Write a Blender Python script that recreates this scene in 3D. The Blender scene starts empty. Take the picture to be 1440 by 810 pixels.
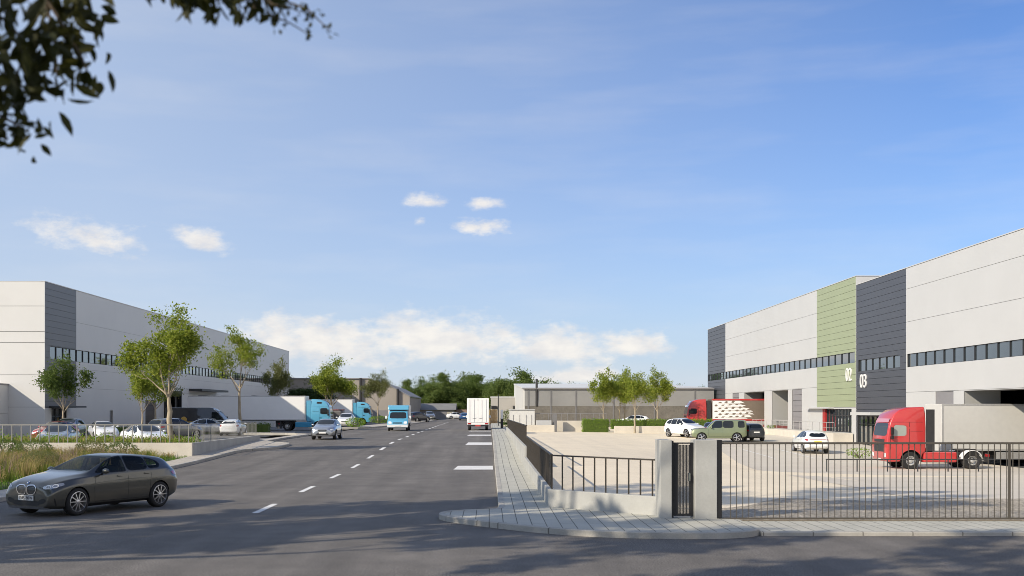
import bpy, bmesh, math, random
from mathutils import Vector, Matrix, noise
from mathutils.bvhtree import BVHTree

scn = bpy.context.scene
COL = scn.collection
R = math.radians
PI = math.pi
FX, CX, CY, EYE = 1550.0, 688.0, 575.0, 2.55


def wx(px, d):
    """world X of a point seen at column px (of the 1440 wide photograph) at depth d"""
    return (px - CX) * d / FX


def wz(py, d):
    return EYE - (py - CY) * d / FX


def sstep(a, b, x):
    t = min(1.0, max(0.0, (x - a) / (b - a)))
    return t * t * (3 - 2 * t)


def lerp(a, b, t):
    return a + (b - a) * t


def keyed(keys, x):
    if x <= keys[0][0]:
        return keys[0][1]
    for (x0, v0), (x1, v1) in zip(keys, keys[1:]):
        if x <= x1:
            return lerp(v0, v1, (x - x0) / (x1 - x0))
    return keys[-1][1]


# ------------------------------------------------------------------ terrain heights
def z_road(y):
    return 0.47 * sstep(44, 74, y)


def z_yard(x, y):
    p = keyed([(30, 0), (45, -0.5), (62, -1.0), (70, -0.98), (85, -0.6), (105, -0.3), (125, 0.0)], y)
    return p * sstep(4, 17, x)


def terrain(x, y):
    if x > 1.5:
        return z_yard(x, y)
    if x > -14.5:
        return z_road(y)
    t = sstep(-14.5, -18.5, -abs(x)) if False else sstep(14.5, 18.5, -x)
    base = 0.16 * sstep(44, 60, y)
    return lerp(z_road(y), base, t)


# ------------------------------------------------------------------ materials
MATS = {}


def pbr(name, col, rough=0.6, metal=0.0, var=0.0, vscale=3.0, fine=0.0, fscale=60.0, bump=0.0, bscale=80.0,
        coat=0.0, spec=0.5, island=None, transl=0.0, brick=None, streak=0.0, stretch=None, bdist=0.01, emit=None):
    """one procedural material; var = broad colour variation, fine = speckle, island = second colour per leaf"""
    if name in MATS:
        return MATS[name]
    m = bpy.data.materials.new(name)
    m.use_nodes = True
    nt = m.node_tree
    N, L = nt.nodes, nt.links
    bs = N['Principled BSDF']
    bs.inputs['Base Color'].default_value = (*col, 1)
    bs.inputs['Roughness'].default_value = rough
    bs.inputs['Metallic'].default_value = metal
    bs.inputs['Specular IOR Level'].default_value = spec
    if coat:
        bs.inputs['Coat Weight'].default_value = coat
        bs.inputs['Coat Roughness'].default_value = 0.03
    tc = N.new('ShaderNodeTexCoord')
    vec = tc.outputs['Object']
    if stretch:
        mp = N.new('ShaderNodeMapping')
        mp.inputs['Scale'].default_value = stretch
        L.new(vec, mp.inputs['Vector'])
        vec = mp.outputs['Vector']
    cur = None

    def rgb(c):
        n = N.new('ShaderNodeRGB')
        n.outputs[0].default_value = (*c, 1)
        return n.outputs[0]

    def nz(scale, detail=4.0, rough_=0.6):
        n = N.new('ShaderNodeTexNoise')
        n.inputs['Scale'].default_value = scale
        n.inputs['Detail'].default_value = detail
        n.inputs['Roughness'].default_value = rough_
        L.new(vec, n.inputs['Vector'])
        return n.outputs['Fac']

    def scaled(src, amount):
        """multiply colour by 1 + amount * (noise - .5) * 2"""
        mr = N.new('ShaderNodeMapRange')
        mr.inputs['From Min'].default_value = 0.25
        mr.inputs['From Max'].default_value = 0.75
        mr.inputs['To Min'].default_value = 1 - amount
        mr.inputs['To Max'].default_value = 1 + amount
        L.new(src, mr.inputs['Value'])
        return mr.outputs['Result']

    def mulcol(a, fac):
        v = N.new('ShaderNodeVectorMath')
        v.operation = 'SCALE'
        L.new(a, v.inputs[0])
        L.new(fac, v.inputs['Scale'])
        return v.outputs['Vector']

    if island:
        g = N.new('ShaderNodeNewGeometry')
        rp = N.new('ShaderNodeValToRGB')
        cols = [col] + list(island)
        els = rp.color_ramp.elements
        els[0].color = (*cols[0], 1)
        els[1].color = (*cols[-1], 1)
        for i in range(1, len(cols) - 1):
            e = els.new(i / (len(cols) - 1))
            e.color = (*cols[i], 1)
        L.new(g.outputs['Random Per Island'], rp.inputs['Fac'])
        cur = rp.outputs['Color']
    if brick:
        bk = N.new('ShaderNodeTexBrick')
        bk.inputs['Color1'].default_value = (*col, 1)
        bk.inputs['Color2'].default_value = (*[c * brick.get('c2', 0.9) for c in col], 1)
        bk.inputs['Mortar'].default_value = (*brick['mortar'], 1)
        bk.inputs['Scale'].default_value = 1.0
        bk.inputs['Mortar Size'].default_value = brick.get('gap', 0.008)
        bk.inputs['Mortar Smooth'].default_value = 0.1
        bk.inputs['Brick Width'].default_value = brick['w']
        bk.inputs['Row Height'].default_value = brick['h']
        bk.offset = brick.get('off', 0.5)
        mp = N.new('ShaderNodeMapping')
        mp.inputs['Rotation'].default_value = brick.get('rot', (0, 0, 0))
        L.new(tc.outputs['Object'], mp.inputs['Vector'])
        L.new(mp.outputs['Vector'], bk.inputs['Vector'])
        cur = bk.outputs['Color']
    if var:
        cur = mulcol(cur or rgb(col), scaled(nz(vscale), var))
    if streak:
        mp2 = N.new('ShaderNodeMapping')
        mp2.inputs['Scale'].default_value = (1.1, 0.035, 1)
        L.new(tc.outputs['Object'], mp2.inputs['Vector'])
        keep, vec = vec, mp2.outputs['Vector']
        cur = mulcol(cur or rgb(col), scaled(nz(1.0, 5.0), streak))
        vec = keep
        cur = mulcol(cur, scaled(nz(1.3, 6.0, .7), streak * .8))
    if fine:
        cur = mulcol(cur or rgb(col), scaled(nz(fscale, 2.0), fine))
    if cur is not None:
        L.new(cur, bs.inputs['Base Color'])
    if bump:
        b = N.new('ShaderNodeBump')
        b.inputs['Strength'].default_value = bump
        b.inputs['Distance'].default_value = bdist
        L.new(nz(bscale, 3.0), b.inputs['Height'])
        L.new(b.outputs['Normal'], bs.inputs['Normal'])
    if transl:
        t = N.new('ShaderNodeBsdfTranslucent')
        if cur is not None:
            L.new(mulcol(cur, _const(N, 1.25)), t.inputs['Color'])
        else:
            t.inputs['Color'].default_value = (*col, 1)
        mx = N.new('ShaderNodeMixShader')
        mx.inputs['Fac'].default_value = transl
        L.new(bs.outputs['BSDF'], mx.inputs[1])
        L.new(t.outputs['BSDF'], mx.inputs[2])
        L.new(mx.outputs['Shader'], N['Material Output'].inputs['Surface'])
    MATS[name] = m
    return m


def _const(N, v):
    n = N.new('ShaderNodeValue')
    n.outputs[0].default_value = v
    return n.outputs[0]


def car_paint(name, col, metal=0.35, rough=0.32):
    return pbr('paint_' + name, col, rough=rough, metal=metal, coat=1.0, var=0.03, vscale=2.0)


M_GLASS = pbr('dark_glass', (0.012, 0.016, 0.02), rough=0.03, spec=0.55)
M_BGLASS = pbr('facade_glass', (0.03, 0.042, 0.05), rough=0.025, spec=1.0, coat=1.0, var=0.3, vscale=0.7)
M_BLACK = pbr('black_plastic', (0.012, 0.012, 0.013), rough=0.5, var=0.15, vscale=6)
M_RUBBER = pbr('tyre_rubber', (0.018, 0.018, 0.019), rough=0.85, var=0.2, vscale=9)
M_ALLOY = pbr('alloy_metal', (0.62, 0.62, 0.63), rough=0.28, metal=0.9, var=0.06)
M_CHROME = pbr('bright_trim', (0.75, 0.75, 0.76), rough=0.15, metal=1.0)
M_STEEL = pbr('steel_wheel', (0.55, 0.55, 0.54), rough=0.45, metal=0.5, var=0.15, vscale=8)
M_LAMP = pbr('lamp_lens', (0.75, 0.78, 0.8), rough=0.06, spec=0.8, coat=1.0)
M_LAMPB = pbr('lamp_silver', (0.42, 0.44, 0.46), rough=0.12, metal=0.5, coat=1.0, spec=.8)
M_LAMPD = pbr('lamp_inner', (0.10, 0.11, 0.12), rough=0.1, metal=0.6, coat=1.0)
M_RED = pbr('tail_lamp_red', (0.35, 0.012, 0.014), rough=0.12, coat=1.0)
M_ORANGE = pbr('indicator_orange', (0.7, 0.22, 0.02), rough=0.15, coat=1.0)
M_PLATE = pbr('plate_white', (0.8, 0.8, 0.78), rough=0.4)
M_PLATEY = pbr('plate_yellow', (0.85, 0.62, 0.02), rough=0.4)
M_INK = pbr('plate_ink', (0.02, 0.02, 0.022), rough=0.5)
M_CHASSIS = pbr('chassis_dark', (0.03, 0.03, 0.032), rough=0.6, var=0.2, vscale=5)
M_WHITEP = car_paint('white', (0.78, 0.79, 0.79), 0.0, 0.35)
M_BOX = pbr('truck_box_white', (0.82, 0.82, 0.81), rough=0.4, var=0.03, vscale=1.2, coat=0.2)


# ------------------------------------------------------------------ mesh building
class MB:
    def __init__(self):
        self.v, self.f, self.m = [], [], []

    def add(self, vs, fs, mat=0):
        n = len(self.v)
        self.v += [tuple(p) for p in vs]
        for f in fs:
            self.f.append(tuple(i + n for i in f))
            self.m.append(mat)
        return self

    def box(self, x0, x1, y0, y1, z0, z1, mat=0):
        vs = [(x0, y0, z0), (x1, y0, z0), (x1, y1, z0), (x0, y1, z0), (x0, y0, z1), (x1, y0, z1), (x1, y1, z1), (x0, y1, z1)]
        return self.add(vs, [(0, 3, 2, 1), (4, 5, 6, 7), (0, 1, 5, 4), (1, 2, 6, 5), (2, 3, 7, 6), (3, 0, 4, 7)], mat)

    def bar(self, p, q, w, h, mat=0, up=(0, 0, 1)):
        """a square bar from p to q"""
        p, q = Vector(p), Vector(q)
        d = (q - p).normalized()
        u = Vector(up)
        if abs(d.dot(u)) > 0.95:
            u = Vector((1, 0, 0))
        s = d.cross(u).normalized()
        t = s.cross(d).normalized()
        vs = []
        for c in (p, q):
            for a, b in ((-1, -1), (1, -1), (1, 1), (-1, 1)):
                vs.append(c + s * (a * w / 2) + t * (b * h / 2))
        return self.add(vs, [(0, 1, 2, 3), (7, 6, 5, 4), (0, 4, 5, 1), (1, 5, 6, 2), (2, 6, 7, 3), (3, 7, 4, 0)], mat)

    def tube(self, pts, radii, n=8, mat=0, cap=True):
        pts = [Vector(p) for p in pts]
        if not isinstance(radii, (list, tuple)):
            radii = [radii] * len(pts)
        rings = []
        ref = None
        for i, p in enumerate(pts):
            d = (pts[min(i + 1, len(pts) - 1)] - pts[max(i - 1, 0)])
            d = d.normalized() if d.length > 1e-9 else Vector((0, 0, 1))
            if ref is None:
                ref = d.orthogonal().normalized()
            s = (ref - d * ref.dot(d))
            s = s.normalized() if s.length > 1e-6 else d.orthogonal().normalized()
            ref = s
            t = d.cross(s)
            rings.append([p + (s * math.cos(2 * PI * k / n) + t * math.sin(2 * PI * k / n)) * radii[i] for k in range(n)])
        vs = [v for r in rings for v in r]
        fs = []
        for i in range(len(pts) - 1):
            for k in range(n):
                a, b = i * n + k, i * n + (k + 1) % n
                fs.append((a, b, b + n, a + n))
        if cap:
            fs.append(tuple(range(n - 1, -1, -1)))
            fs.append(tuple(range((len(pts) - 1) * n, len(pts) * n)))
        return self.add(vs, fs, mat)

    def cyl(self, p, q, r, n=16, mat=0):
        return self.tube([p, q], r, n, mat)

    def lathe_y(self, prof, n=32, mat=0, c=(0, 0, 0)):
        """profile of (radius, y) turned round the Y axis"""
        vs, fs = [], []
        for r, y in prof:
            for k in range(n):
                a = 2 * PI * k / n
                vs.append((c[0] + r * math.cos(a), c[1] + y, c[2] + r * math.sin(a)))
        for i in range(len(prof) - 1):
            for k in range(n):
                a, b = i * n + k, i * n + (k + 1) % n
                fs.append((a, a + n, b + n, b))
        return self.add(vs, fs, mat)

    def prism(self, poly, y0, y1, mat=0, axis='y', taper=None):
        """polygon given in (x,z) extruded along y (or in (y,z) along x, or (x,y) along z)"""
        n = len(poly)

        def P(a, b, c):
            return {'y': (a, c, b), 'x': (c, a, b), 'z': (a, b, c)}[axis]
        vs = [P(a, b, y0) for a, b in poly] + [P(a, b, y1) for a, b in poly]
        fs = [tuple(range(n)), tuple(range(2 * n - 1, n - 1, -1))]
        for i in range(n):
            j = (i + 1) % n
            fs.append((i, i + n, j + n, j))
        return self.add(vs, fs, mat)

    def quad(self, a, b, c, d, mat=0):
        return self.add([a, b, c, d], [(0, 1, 2, 3)], mat)

    def mesh(self, name, mats):
        me = bpy.data.meshes.new(name)
        me.from_pydata(self.v, [], self.f)
        for m in (mats if isinstance(mats, (list, tuple)) else [mats]):
            me.materials.append(m)
        me.polygons.foreach_set('material_index', self.m)
        me.update()
        return me

    def build(self, name, mats, parent=None, smooth=False, bevel=0.0, seg=2, loc=None, fix=True):
        me = self.mesh(name, mats)
        if fix:
            bm = bmesh.new()
            bm.from_mesh(me)
            bmesh.ops.recalc_face_normals(bm, faces=bm.faces)
            bm.to_mesh(me)
            bm.free()
        return link(name, me, parent, smooth, bevel, seg, loc)


def link(name, me, parent=None, smooth=False, bevel=0.0, seg=2, loc=None):
    o = bpy.data.objects.new(name, me)
    COL.objects.link(o)
    if parent is not None:
        o.parent = parent
    if loc is not None:
        o.location = loc
    if smooth:
        shade(me)
    if bevel:
        b = o.modifiers.new('bevel', 'BEVEL')
        b.width = bevel
        b.segments = seg
        b.limit_method = 'ANGLE'
        b.angle_limit = R(35)
        b.harden_normals = False
    return o


def shade(me, angle=40):
    me.polygons.foreach_set('use_smooth', [True] * len(me.polygons))
    try:
        me.set_sharp_from_angle(angle=R(angle))
    except Exception:
        pass


def tag(o, label, cat, group=None):
    o['label'] = label
    o['category'] = cat
    if group:
        o['group'] = group
    return o


def thing(name, label, cat, loc=(0, 0, 0), rz=0.0, group=None):
    o = bpy.data.objects.new(name, None)
    o.empty_display_size = 0.2
    COL.objects.link(o)
    o.location = loc
    o.rotation_euler = (0, 0, rz)
    return tag(o, label, cat, group)


def structure(o):
    o['kind'] = 'structure'
    return o


def stuff(o, label, cat):
    o['kind'] = 'stuff'
    return tag(o, label, cat)


def evaluated(o):
    dg = bpy.context.evaluated_depsgraph_get()
    dg.update()
    return bpy.data.meshes.new_from_object(o.evaluated_get(dg))


def copy_tree(o, parent=None, swap=None):
    """a copy of a thing with its parts and sub-parts; swap replaces one material by another"""
    c = o.copy()
    COL.objects.link(c)
    if parent is not None:
        c.parent = parent
    if swap and c.type == 'MESH' and any(m in swap for m in c.data.materials):
        key = (c.data.name, tuple(sorted((a.name, b.name) for a, b in swap.items())))
        if key not in _SW:
            d = c.data.copy()
            for i, m in enumerate(d.materials):
                if m in swap:
                    d.materials[i] = swap[m]
            _SW[key] = d
        c.data = _SW[key]
    for ch in list(o.children):
        if ch.name in scn.objects or True:
            copy_tree(ch, c, swap)
    return c


_SW = {}


def text_mesh(body, size, mat, depth=0.01, squeeze=1.0):
    cu = bpy.data.curves.new('lettering', 'FONT')
    cu.body = body
    cu.size = size
    cu.extrude = depth
    cu.align_x = 'CENTER'
    cu.align_y = 'CENTER'
    o = bpy.data.objects.new('lettering', cu)
    COL.objects.link(o)
    me = evaluated(o)
    bpy.data.objects.remove(o)
    bpy.data.curves.remove(cu)
    me.transform(Matrix.Diagonal((squeeze, 1, 1, 1)))
    me.materials.clear()
    me.materials.append(mat)
    return me


def put_text(name, me, parent, loc, facing):
    """facing: yaw of the outward normal; 0 = towards -Y (readable from the camera)"""
    o = link(name, me, parent)
    o.location = loc
    o.rotation_euler = (R(90), 0, facing)
    return o


# ------------------------------------------------------------------ vehicles: bodies and projected patches
def catmull(pts, n=4, closed=True):
    out = []
    N = len(pts)
    for i in range(N if closed else N - 1):
        p0, p1, p2, p3 = pts[(i - 1) % N], pts[i], pts[(i + 1) % N], pts[(i + 2) % N]
        if not closed:
            p0 = pts[max(i - 1, 0)]
            p3 = pts[min(i + 2, N - 1)]
        for k in range(n):
            t = k / n
            out.append(tuple(0.5 * ((2 * b) + (-a + c) * t + (2 * a - 5 * b + 4 * c - d) * t * t + (-a + 3 * b - 3 * c + d) * t ** 3)
                             for a, b, c, d in zip(p0, p1, p2, p3)))
    return out


def rounded(poly, r=0.25):
    """cut the corners of a polygon twice"""
    for _ in range(2):
        out = []
        n = len(poly)
        for i in range(n):
            a, b = poly[i], poly[(i + 1) % n]
            out.append((lerp(a[0], b[0], r), lerp(a[1], b[1], r)))
            out.append((lerp(a[0], b[0], 1 - r), lerp(a[1], b[1], 1 - r)))
        poly = out
    return poly


def patch_mesh(bvh, polys, yaw, off=0.004, step=0.05, name='patch', mat=None, pitch=0.0):
    """polygons (u, w) seen from a horizontal direction of the given yaw (0 = from the front +X, 90 = from the left +Y),
    laid on the body and lifted off it by off"""
    n = Vector((math.cos(yaw) * math.cos(pitch), math.sin(yaw) * math.cos(pitch), math.sin(pitch)))
    u = Vector((-math.sin(yaw), math.cos(yaw), 0))
    w = n.cross(u)
    bm = bmesh.new()
    for poly in polys:
        b2 = bmesh.new()
        b2.faces.new([b2.verts.new((a, 0, b)) for a, b in poly])
        us = [p[0] for p in poly]
        zs = [p[1] for p in poly]
        for lo, hi, no in ((min(us), max(us), (1, 0, 0)), (min(zs), max(zs), (0, 0, 1))):
            k = max(1, int((hi - lo) / step))
            for i in range(1, k):
                c = lerp(lo, hi, i / k)
                bmesh.ops.bisect_plane(b2, geom=b2.verts[:] + b2.edges[:] + b2.faces[:], plane_co=(c if no[0] else 0, 0, c if no[2] else 0), plane_no=no)
        mp = {}
        for v in b2.verts:
            o = n * 6 + u * v.co.x + w * v.co.z
            hit, nor, _, _ = bvh.ray_cast(o, -n)
            if hit is None:
                q = n * 1.0 + u * v.co.x + w * v.co.z
                hit, nor, _, _ = bvh.find_nearest(q)
            if nor.dot(n) < 0:
                nor = -nor
            mp[v] = bm.verts.new(hit + nor * off)
        for f in b2.faces:
            try:
                bm.faces.new([mp[v] for v in f.verts])
            except ValueError:
                pass
        b2.free()
    for f in bm.faces:
        f.normal_update()
        if f.normal.dot(n) < 0:
            f.normal_flip()
        f.smooth = True
    me = bpy.data.meshes.new(name)
    bm.to_mesh(me)
    bm.free()
    me.materials.append(mat)
    return me


def bvh_of(me):
    me.calc_loop_triangles()
    return BVHTree.FromPolygons([v.co[:] for v in me.vertices], [t.vertices[:] for t in me.loop_triangles])


def loft_body(sp, sub=2):
    """smooth closed car body from stations along X"""
    xs = sp['x']
    rings = []
    for x in xs:
        g = lambda k: keyed(sp[k], x)
        zb, zt, zbl, zm = g('zb'), g('zt'), g('zbelt'), g('zmid')
        wm, wb, wr = g('wm'), g('wb'), g('wr')
        ws = wm * sp.get('sill', 0.95)
        zre = lerp(zbl, zt, sp.get('edge', 0.88))
        half = [(0, zb), (ws * 0.86, zb), (ws, zb + 0.07), (wm, lerp(zb, zm, 0.55)), (wm, zm), (wb, zbl),
                (wr, zre), (wr * 0.62, lerp(zre, zt, 0.82)), (0, zt)]
        ring = [(x, y, z) for y, z in half] + [(x, -y, z) for y, z in reversed(half[1:-1])]
        rings.append(ring)
    n = len(rings[0])
    bm = bmesh.new()
    V = [[bm.verts.new(p) for p in r] for r in rings]
    for i in range(len(V) - 1):
        for k in range(n):
            j = (k + 1) % n
            bm.faces.new((V[i][k], V[i][j], V[i + 1][j], V[i + 1][k]))
    h = n // 2
    for r in (V[0], V[-1]):
        for k in range(h):
            a, b = r[k], r[k + 1]
            c, d = r[(n - k - 1) % n], r[(n - k) % n]
            f = [q for i, q in enumerate((a, b, c, d)) if q not in (a, b, c, d)[:i]]
            if len(f) > 2:
                bm.faces.new(f)
    cr = bm.edges.layers.float.get('crease_edge') or bm.edges.layers.float.new('crease_edge')
    bm.edges.ensure_lookup_table()
    for r0, r1 in zip(V, V[1:]):
        for k, c in ((5, sp.get('cbelt', 0.45)), (n - 5, sp.get('cbelt', 0.45)), (2, 0.6), (n - 2, 0.6), (1, 0.6), (n - 1, 0.6), (4, sp.get('cmid', 0.3)), (n - 4, sp.get('cmid', 0.3)), (6, sp.get('croof', 0.25)), (n - 6, sp.get('croof', 0.25))):
            e = bm.edges.get((r0[k], r1[k]))
            if e:
                e[cr] = c
    for r, c in ((V[0], sp.get('cfront', 0.25)), (V[-1], sp.get('crear', 0.35))):
        for k in range(n):
            e = bm.edges.get((r[k], r[(k + 1) % n]))
            if e:
                e[cr] = c
    bmesh.ops.recalc_face_normals(bm, faces=bm.faces)
    me = bpy.data.meshes.new('loft')
    bm.to_mesh(me)
    bm.free()
    o = bpy.data.objects.new('loft', me)
    COL.objects.link(o)
    s = o.modifiers.new('s', 'SUBSURF')
    s.levels = s.render_levels = sub
    out = evaluated(o)
    bpy.data.objects.remove(o)
    return out


def cut_cabin(me, screen, sides, rear):
    """hollow cabin with window openings, all cut out of the solid body"""
    o = bpy.data.objects.new('cut', me)
    COL.objects.link(o)
    cav = taper_prism([(.86, .62), (.86, .80), (.22, 1.30), (.0, 1.345), (-.5, 1.365), (-.95, 1.333), (-1.45, 1.23), (-1.66, 1.0), (-1.66, .62), (-1.2, .42), (.6, .36)], .72, lambda x, z: 0 if z < .95 else (z - .95) * .50, .95)
    cs = [cav]
    cs.append(MB().prism(screen, .12, 1.25, axis='x'))
    cs.append(MB().prism(rear, -2.05, -1.40, axis='x'))
    for p in sides:
        cs.append(MB().prism(p, .44, 1.2, axis='y'))
        cs.append(MB().prism(p, -1.2, -.44, axis='y'))
    obs = []
    for c in cs:
        q = c.build('cutter', M_BLACK)
        b = o.modifiers.new('b', 'BOOLEAN')
        b.operation = 'DIFFERENCE'
        b.object = q
        b.solver = 'EXACT'
        obs.append(q)
    out = evaluated(o)
    for q in [o] + obs:
        bpy.data.objects.remove(q)
    return out


def cut_arches(me, axles, r, depth, width, bvh=None):
    """wheel arches cut out of a body; the new inner faces take material 1"""
    o = bpy.data.objects.new('cut', me)
    COL.objects.link(o)
    cs = []
    for ax, az in axles:
        for s in (1, -1):
            mb = MB()
            y0, y1 = (width - depth, width + 0.6) if s > 0 else (-width - 0.6, -width + depth)
            mb.tube([(ax, y0, az), (ax, y1, az)], r, 40)
            c = mb.build('cutter', M_BLACK)
            b = o.modifiers.new('b', 'BOOLEAN')
            b.operation = 'DIFFERENCE'
            b.object = c
            b.solver = 'EXACT'
            cs.append(c)
    out = evaluated(o)
    bpy.data.objects.remove(o)
    for c in cs:
        d = c.data
        bpy.data.objects.remove(c)
        bpy.data.meshes.remove(d)
    while len(out.materials) > 1:
        out.materials.pop()
    if len(out.materials) == 0:
        out.materials.append(M_WHITEP)
    out.materials.append(M_BLACK)
    for p in out.polygons:
        p.material_index = 0
        if bvh is not None:
            q = bvh.find_nearest(p.center)
            if q[3] > .022:
                p.material_index = 1
        for ax, az in axles:
            c = p.center
            if abs(c.y) > width - depth - 0.01:
                dd = math.hypot(c.x - ax, c.z - az)
                inner = abs(p.normal.y) > 0.97 and abs(abs(c.y) - (width - depth)) < 0.01 and dd < r
                rim = dd < r * 1.004 and dd > r * 0.9 and abs(p.normal.y) < 0.3
                if inner or rim:
                    p.material_index = 1
    return out


def wheel_meshes(rad, width, style):
    """tyre and rim meshes, centred, axle along Y, outer side +Y"""
    w = width / 2
    rr = rad * (0.76 if style in ('fine', 'five') else 0.66 if style == 'plain' else 0.56)
    t = MB()
    t.lathe_y([(rr - 0.01, -w), (rr + 0.02, -w * 1.0), (rad - 0.03, -w), (rad, -w * 0.72), (rad, w * 0.72), (rad - 0.03, w), (rr + 0.02, w), (rr - 0.01, w * 0.9)], 40)
    tm = t.mesh('tyre', M_RUBBER)
    shade(tm, 50)
    m = MB()
    o = w * 0.82
    m.lathe_y([(rr, -w * 0.6), (rr, w * 0.9), (rr - 0.018, w * 0.95), (rr - 0.03, w * 0.55), (rr - 0.035, 0.0)], 40, 0)
    m.lathe_y([(rr - 0.03, w * 0.1), (0.0, w * 0.1)], 24, 1)
    if style == 'truck':
        m.lathe_y([(rr, w * 0.75), (rr * 0.9, w * 0.35), (rr * 0.62, w * 0.2), (rr * 0.5, w * 0.35), (rr * 0.42, w * 0.95), (rr * 0.15, w * 1.05), (0, w * 1.05)], 32, 0)
        for k in range(10):
            a = 2 * PI * k / 10
            x, z = rr * 0.56 * math.cos(a), rr * 0.56 * math.sin(a)
            m.cyl((x, w * 0.25, z), (x, w * 0.45, z), 0.02, 8, 1)
    elif style == 'plain':
        m.lathe_y([(rr * 0.98, w * 0.9), (rr * 0.8, w * 0.75), (rr * 0.3, w * 0.9), (0, w * 0.95)], 32, 0)
        for k in range(12):
            a = 2 * PI * k / 12
            x, z = rr * 0.7 * math.cos(a), rr * 0.7 * math.sin(a)
            m.cyl((x, w * 0.7, z), (x, w * 0.86, z), 0.022, 8, 1)
    else:
        n = 5 if style == 'five' else 10
        for k in range(n):
            a0 = 2 * PI * k / n
            for s in (0,):
                a1 = a0 + s * 0.12
                hw0 = 0.014 if style == 'fine' else 0.03
                hw1 = 0.010 if style == 'fine' else 0.045
                c0, c1 = Vector((math.cos(a0 + s * 0.05), 0, math.sin(a0 + s * 0.05))), Vector((math.cos(a1), 0, math.sin(a1)))
                t0, t1 = Vector((-c0.z, 0, c0.x)), Vector((-c1.z, 0, c1.x))
                p = [c0 * 0.035 - t0 * hw0, c0 * 0.035 + t0 * hw0, c1 * (rr - 0.012) + t1 * hw1, c1 * (rr - 0.012) - t1 * hw1]
                top = [Vector((q.x, o + (0.012 if i < 2 else -0.005), q.z)) for i, q in enumerate(p)]
                bot = [Vector((q.x, o - 0.03, q.z)) for q in p]
                m.add(top + bot, [(0, 1, 2, 3), (0, 4, 5, 1), (1, 5, 6, 2), (2, 6, 7, 3), (3, 7, 4, 0)], 0)
        m.lathe_y([(0.05, o - 0.03), (0.05, o + 0.012), (0.03, o + 0.02), (0.0, o + 0.02)], 20, 0)
    mats = [M_STEEL if style in ('truck', 'plain') else M_ALLOY, M_BLACK if style != 'truck' else M_CHASSIS]
    rm = m.mesh('rim', mats)
    shade(rm, 30)
    return tm, rm


_WH = {}


def add_wheel(parent, x, y, rad, width, style, name='wheel'):
    key = (rad, width, style)
    if key not in _WH:
        _WH[key] = wheel_meshes(*key)
    tm, rm = _WH[key]
    w = link(name, tm, parent, loc=(x, y, rad))
    if y < 0:
        w.rotation_euler = (0, 0, PI)
    link('rim', rm, w)
    return w


def mirror_mesh(w, mat):
    m = MB()
    for s in (1,):
        vs = []
        fs = []
        nu, nv = 10, 7
        for i in range(nv):
            ph = PI * i / (nv - 1)
            for k in range(nu):
                a = 2 * PI * k / nu
                vs.append((0.055 * math.sin(ph) * math.cos(a) * (1.3 if math.cos(a) > 0 else 0.55), 0.115 * math.cos(ph), 0.07 * math.sin(ph) * math.sin(a)))
        for i in range(nv - 1):
            for k in range(nu):
                a, b = i * nu + k, i * nu + (k + 1) % nu
                fs.append((a, b, b + nu, a + nu))
        m.add(vs, fs, 0)
        m.bar((0, -0.1, -0.05), (0, -0.17, -0.10), 0.05, 0.03, 1)
    me = m.mesh('wing_mirror', [mat, M_BLACK])
    shade(me, 60)
    return me


def flip_y(me):
    d = me.copy()
    d.transform(Matrix.Diagonal((1, -1, 1, 1)))
    d.flip_normals()
    return d


SPECS = {}
# x from nose (+) to tail (-); origin midway between the axles, on the ground
SPECS['hatch'] = dict(
    x=[2.09, 2.055, 1.97, 1.74, 1.40, 1.12, 0.97, 0.82, 0.45, 0.05, -0.30, -0.85, -1.35, -1.70, -1.84, -1.98, -2.09, -2.15],
    zb=[(-2.15, .36), (-2.0, .27), (-1.7, .20), (1.6, .17), (1.90, .18), (2.09, .22)],
    zt=[(-2.15, .88), (-2.09, .97), (-1.98, 1.07), (-1.84, 1.235), (-1.70, 1.305), (-1.35, 1.355), (-.85, 1.405), (-.3, 1.432), (.05, 1.405), (.45, 1.245), (.82, 1.075), (.97, 1.01), (1.12, .99), (1.4, .96), (1.74, .91), (1.97, .845), (2.055, .785), (2.09, .70)],
    zbelt=[(-2.15, .82), (-2.05, .93), (-1.8, .995), (-1.35, .99), (-.5, .955), (.5, .925), (1.0, .905), (1.4, .885), (1.74, .84), (1.97, .765), (2.055, .70), (2.09, .62)],
    zmid=[(-2.15, .66), (-1.8, .78), (-1.35, .79), (.9, .73), (1.4, .74), (1.9, .66), (2.09, .50)],
    wm=[(-2.15, .70), (-2.05, .80), (-1.8, .865), (-1.35, .90), (-.7, .875), (.6, .875), (1.35, .90), (1.74, .885), (1.97, .835), (2.055, .77), (2.09, .70)],
    wb=[(-2.15, .64), (-2.0, .72), (-1.7, .80), (-1.2, .83), (0, .83), (.9, .83), (1.4, .82), (1.8, .78), (2.0, .70), (2.09, .58)],
    wr=[(-2.15, .50), (-1.98, .56), (-1.84, .535), (-1.35, .55), (-.5, .58), (.05, .58), (.45, .63), (.97, .71), (1.4, .62), (1.9, .50), (2.09, .38)],
    cbelt=.75, croof=.35, cfront=.45, cmid=.55,
    wheels=[1.335, -1.335], rad=0.33, tw=0.225, track=0.785, arch=0.365, width=0.90)
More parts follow.
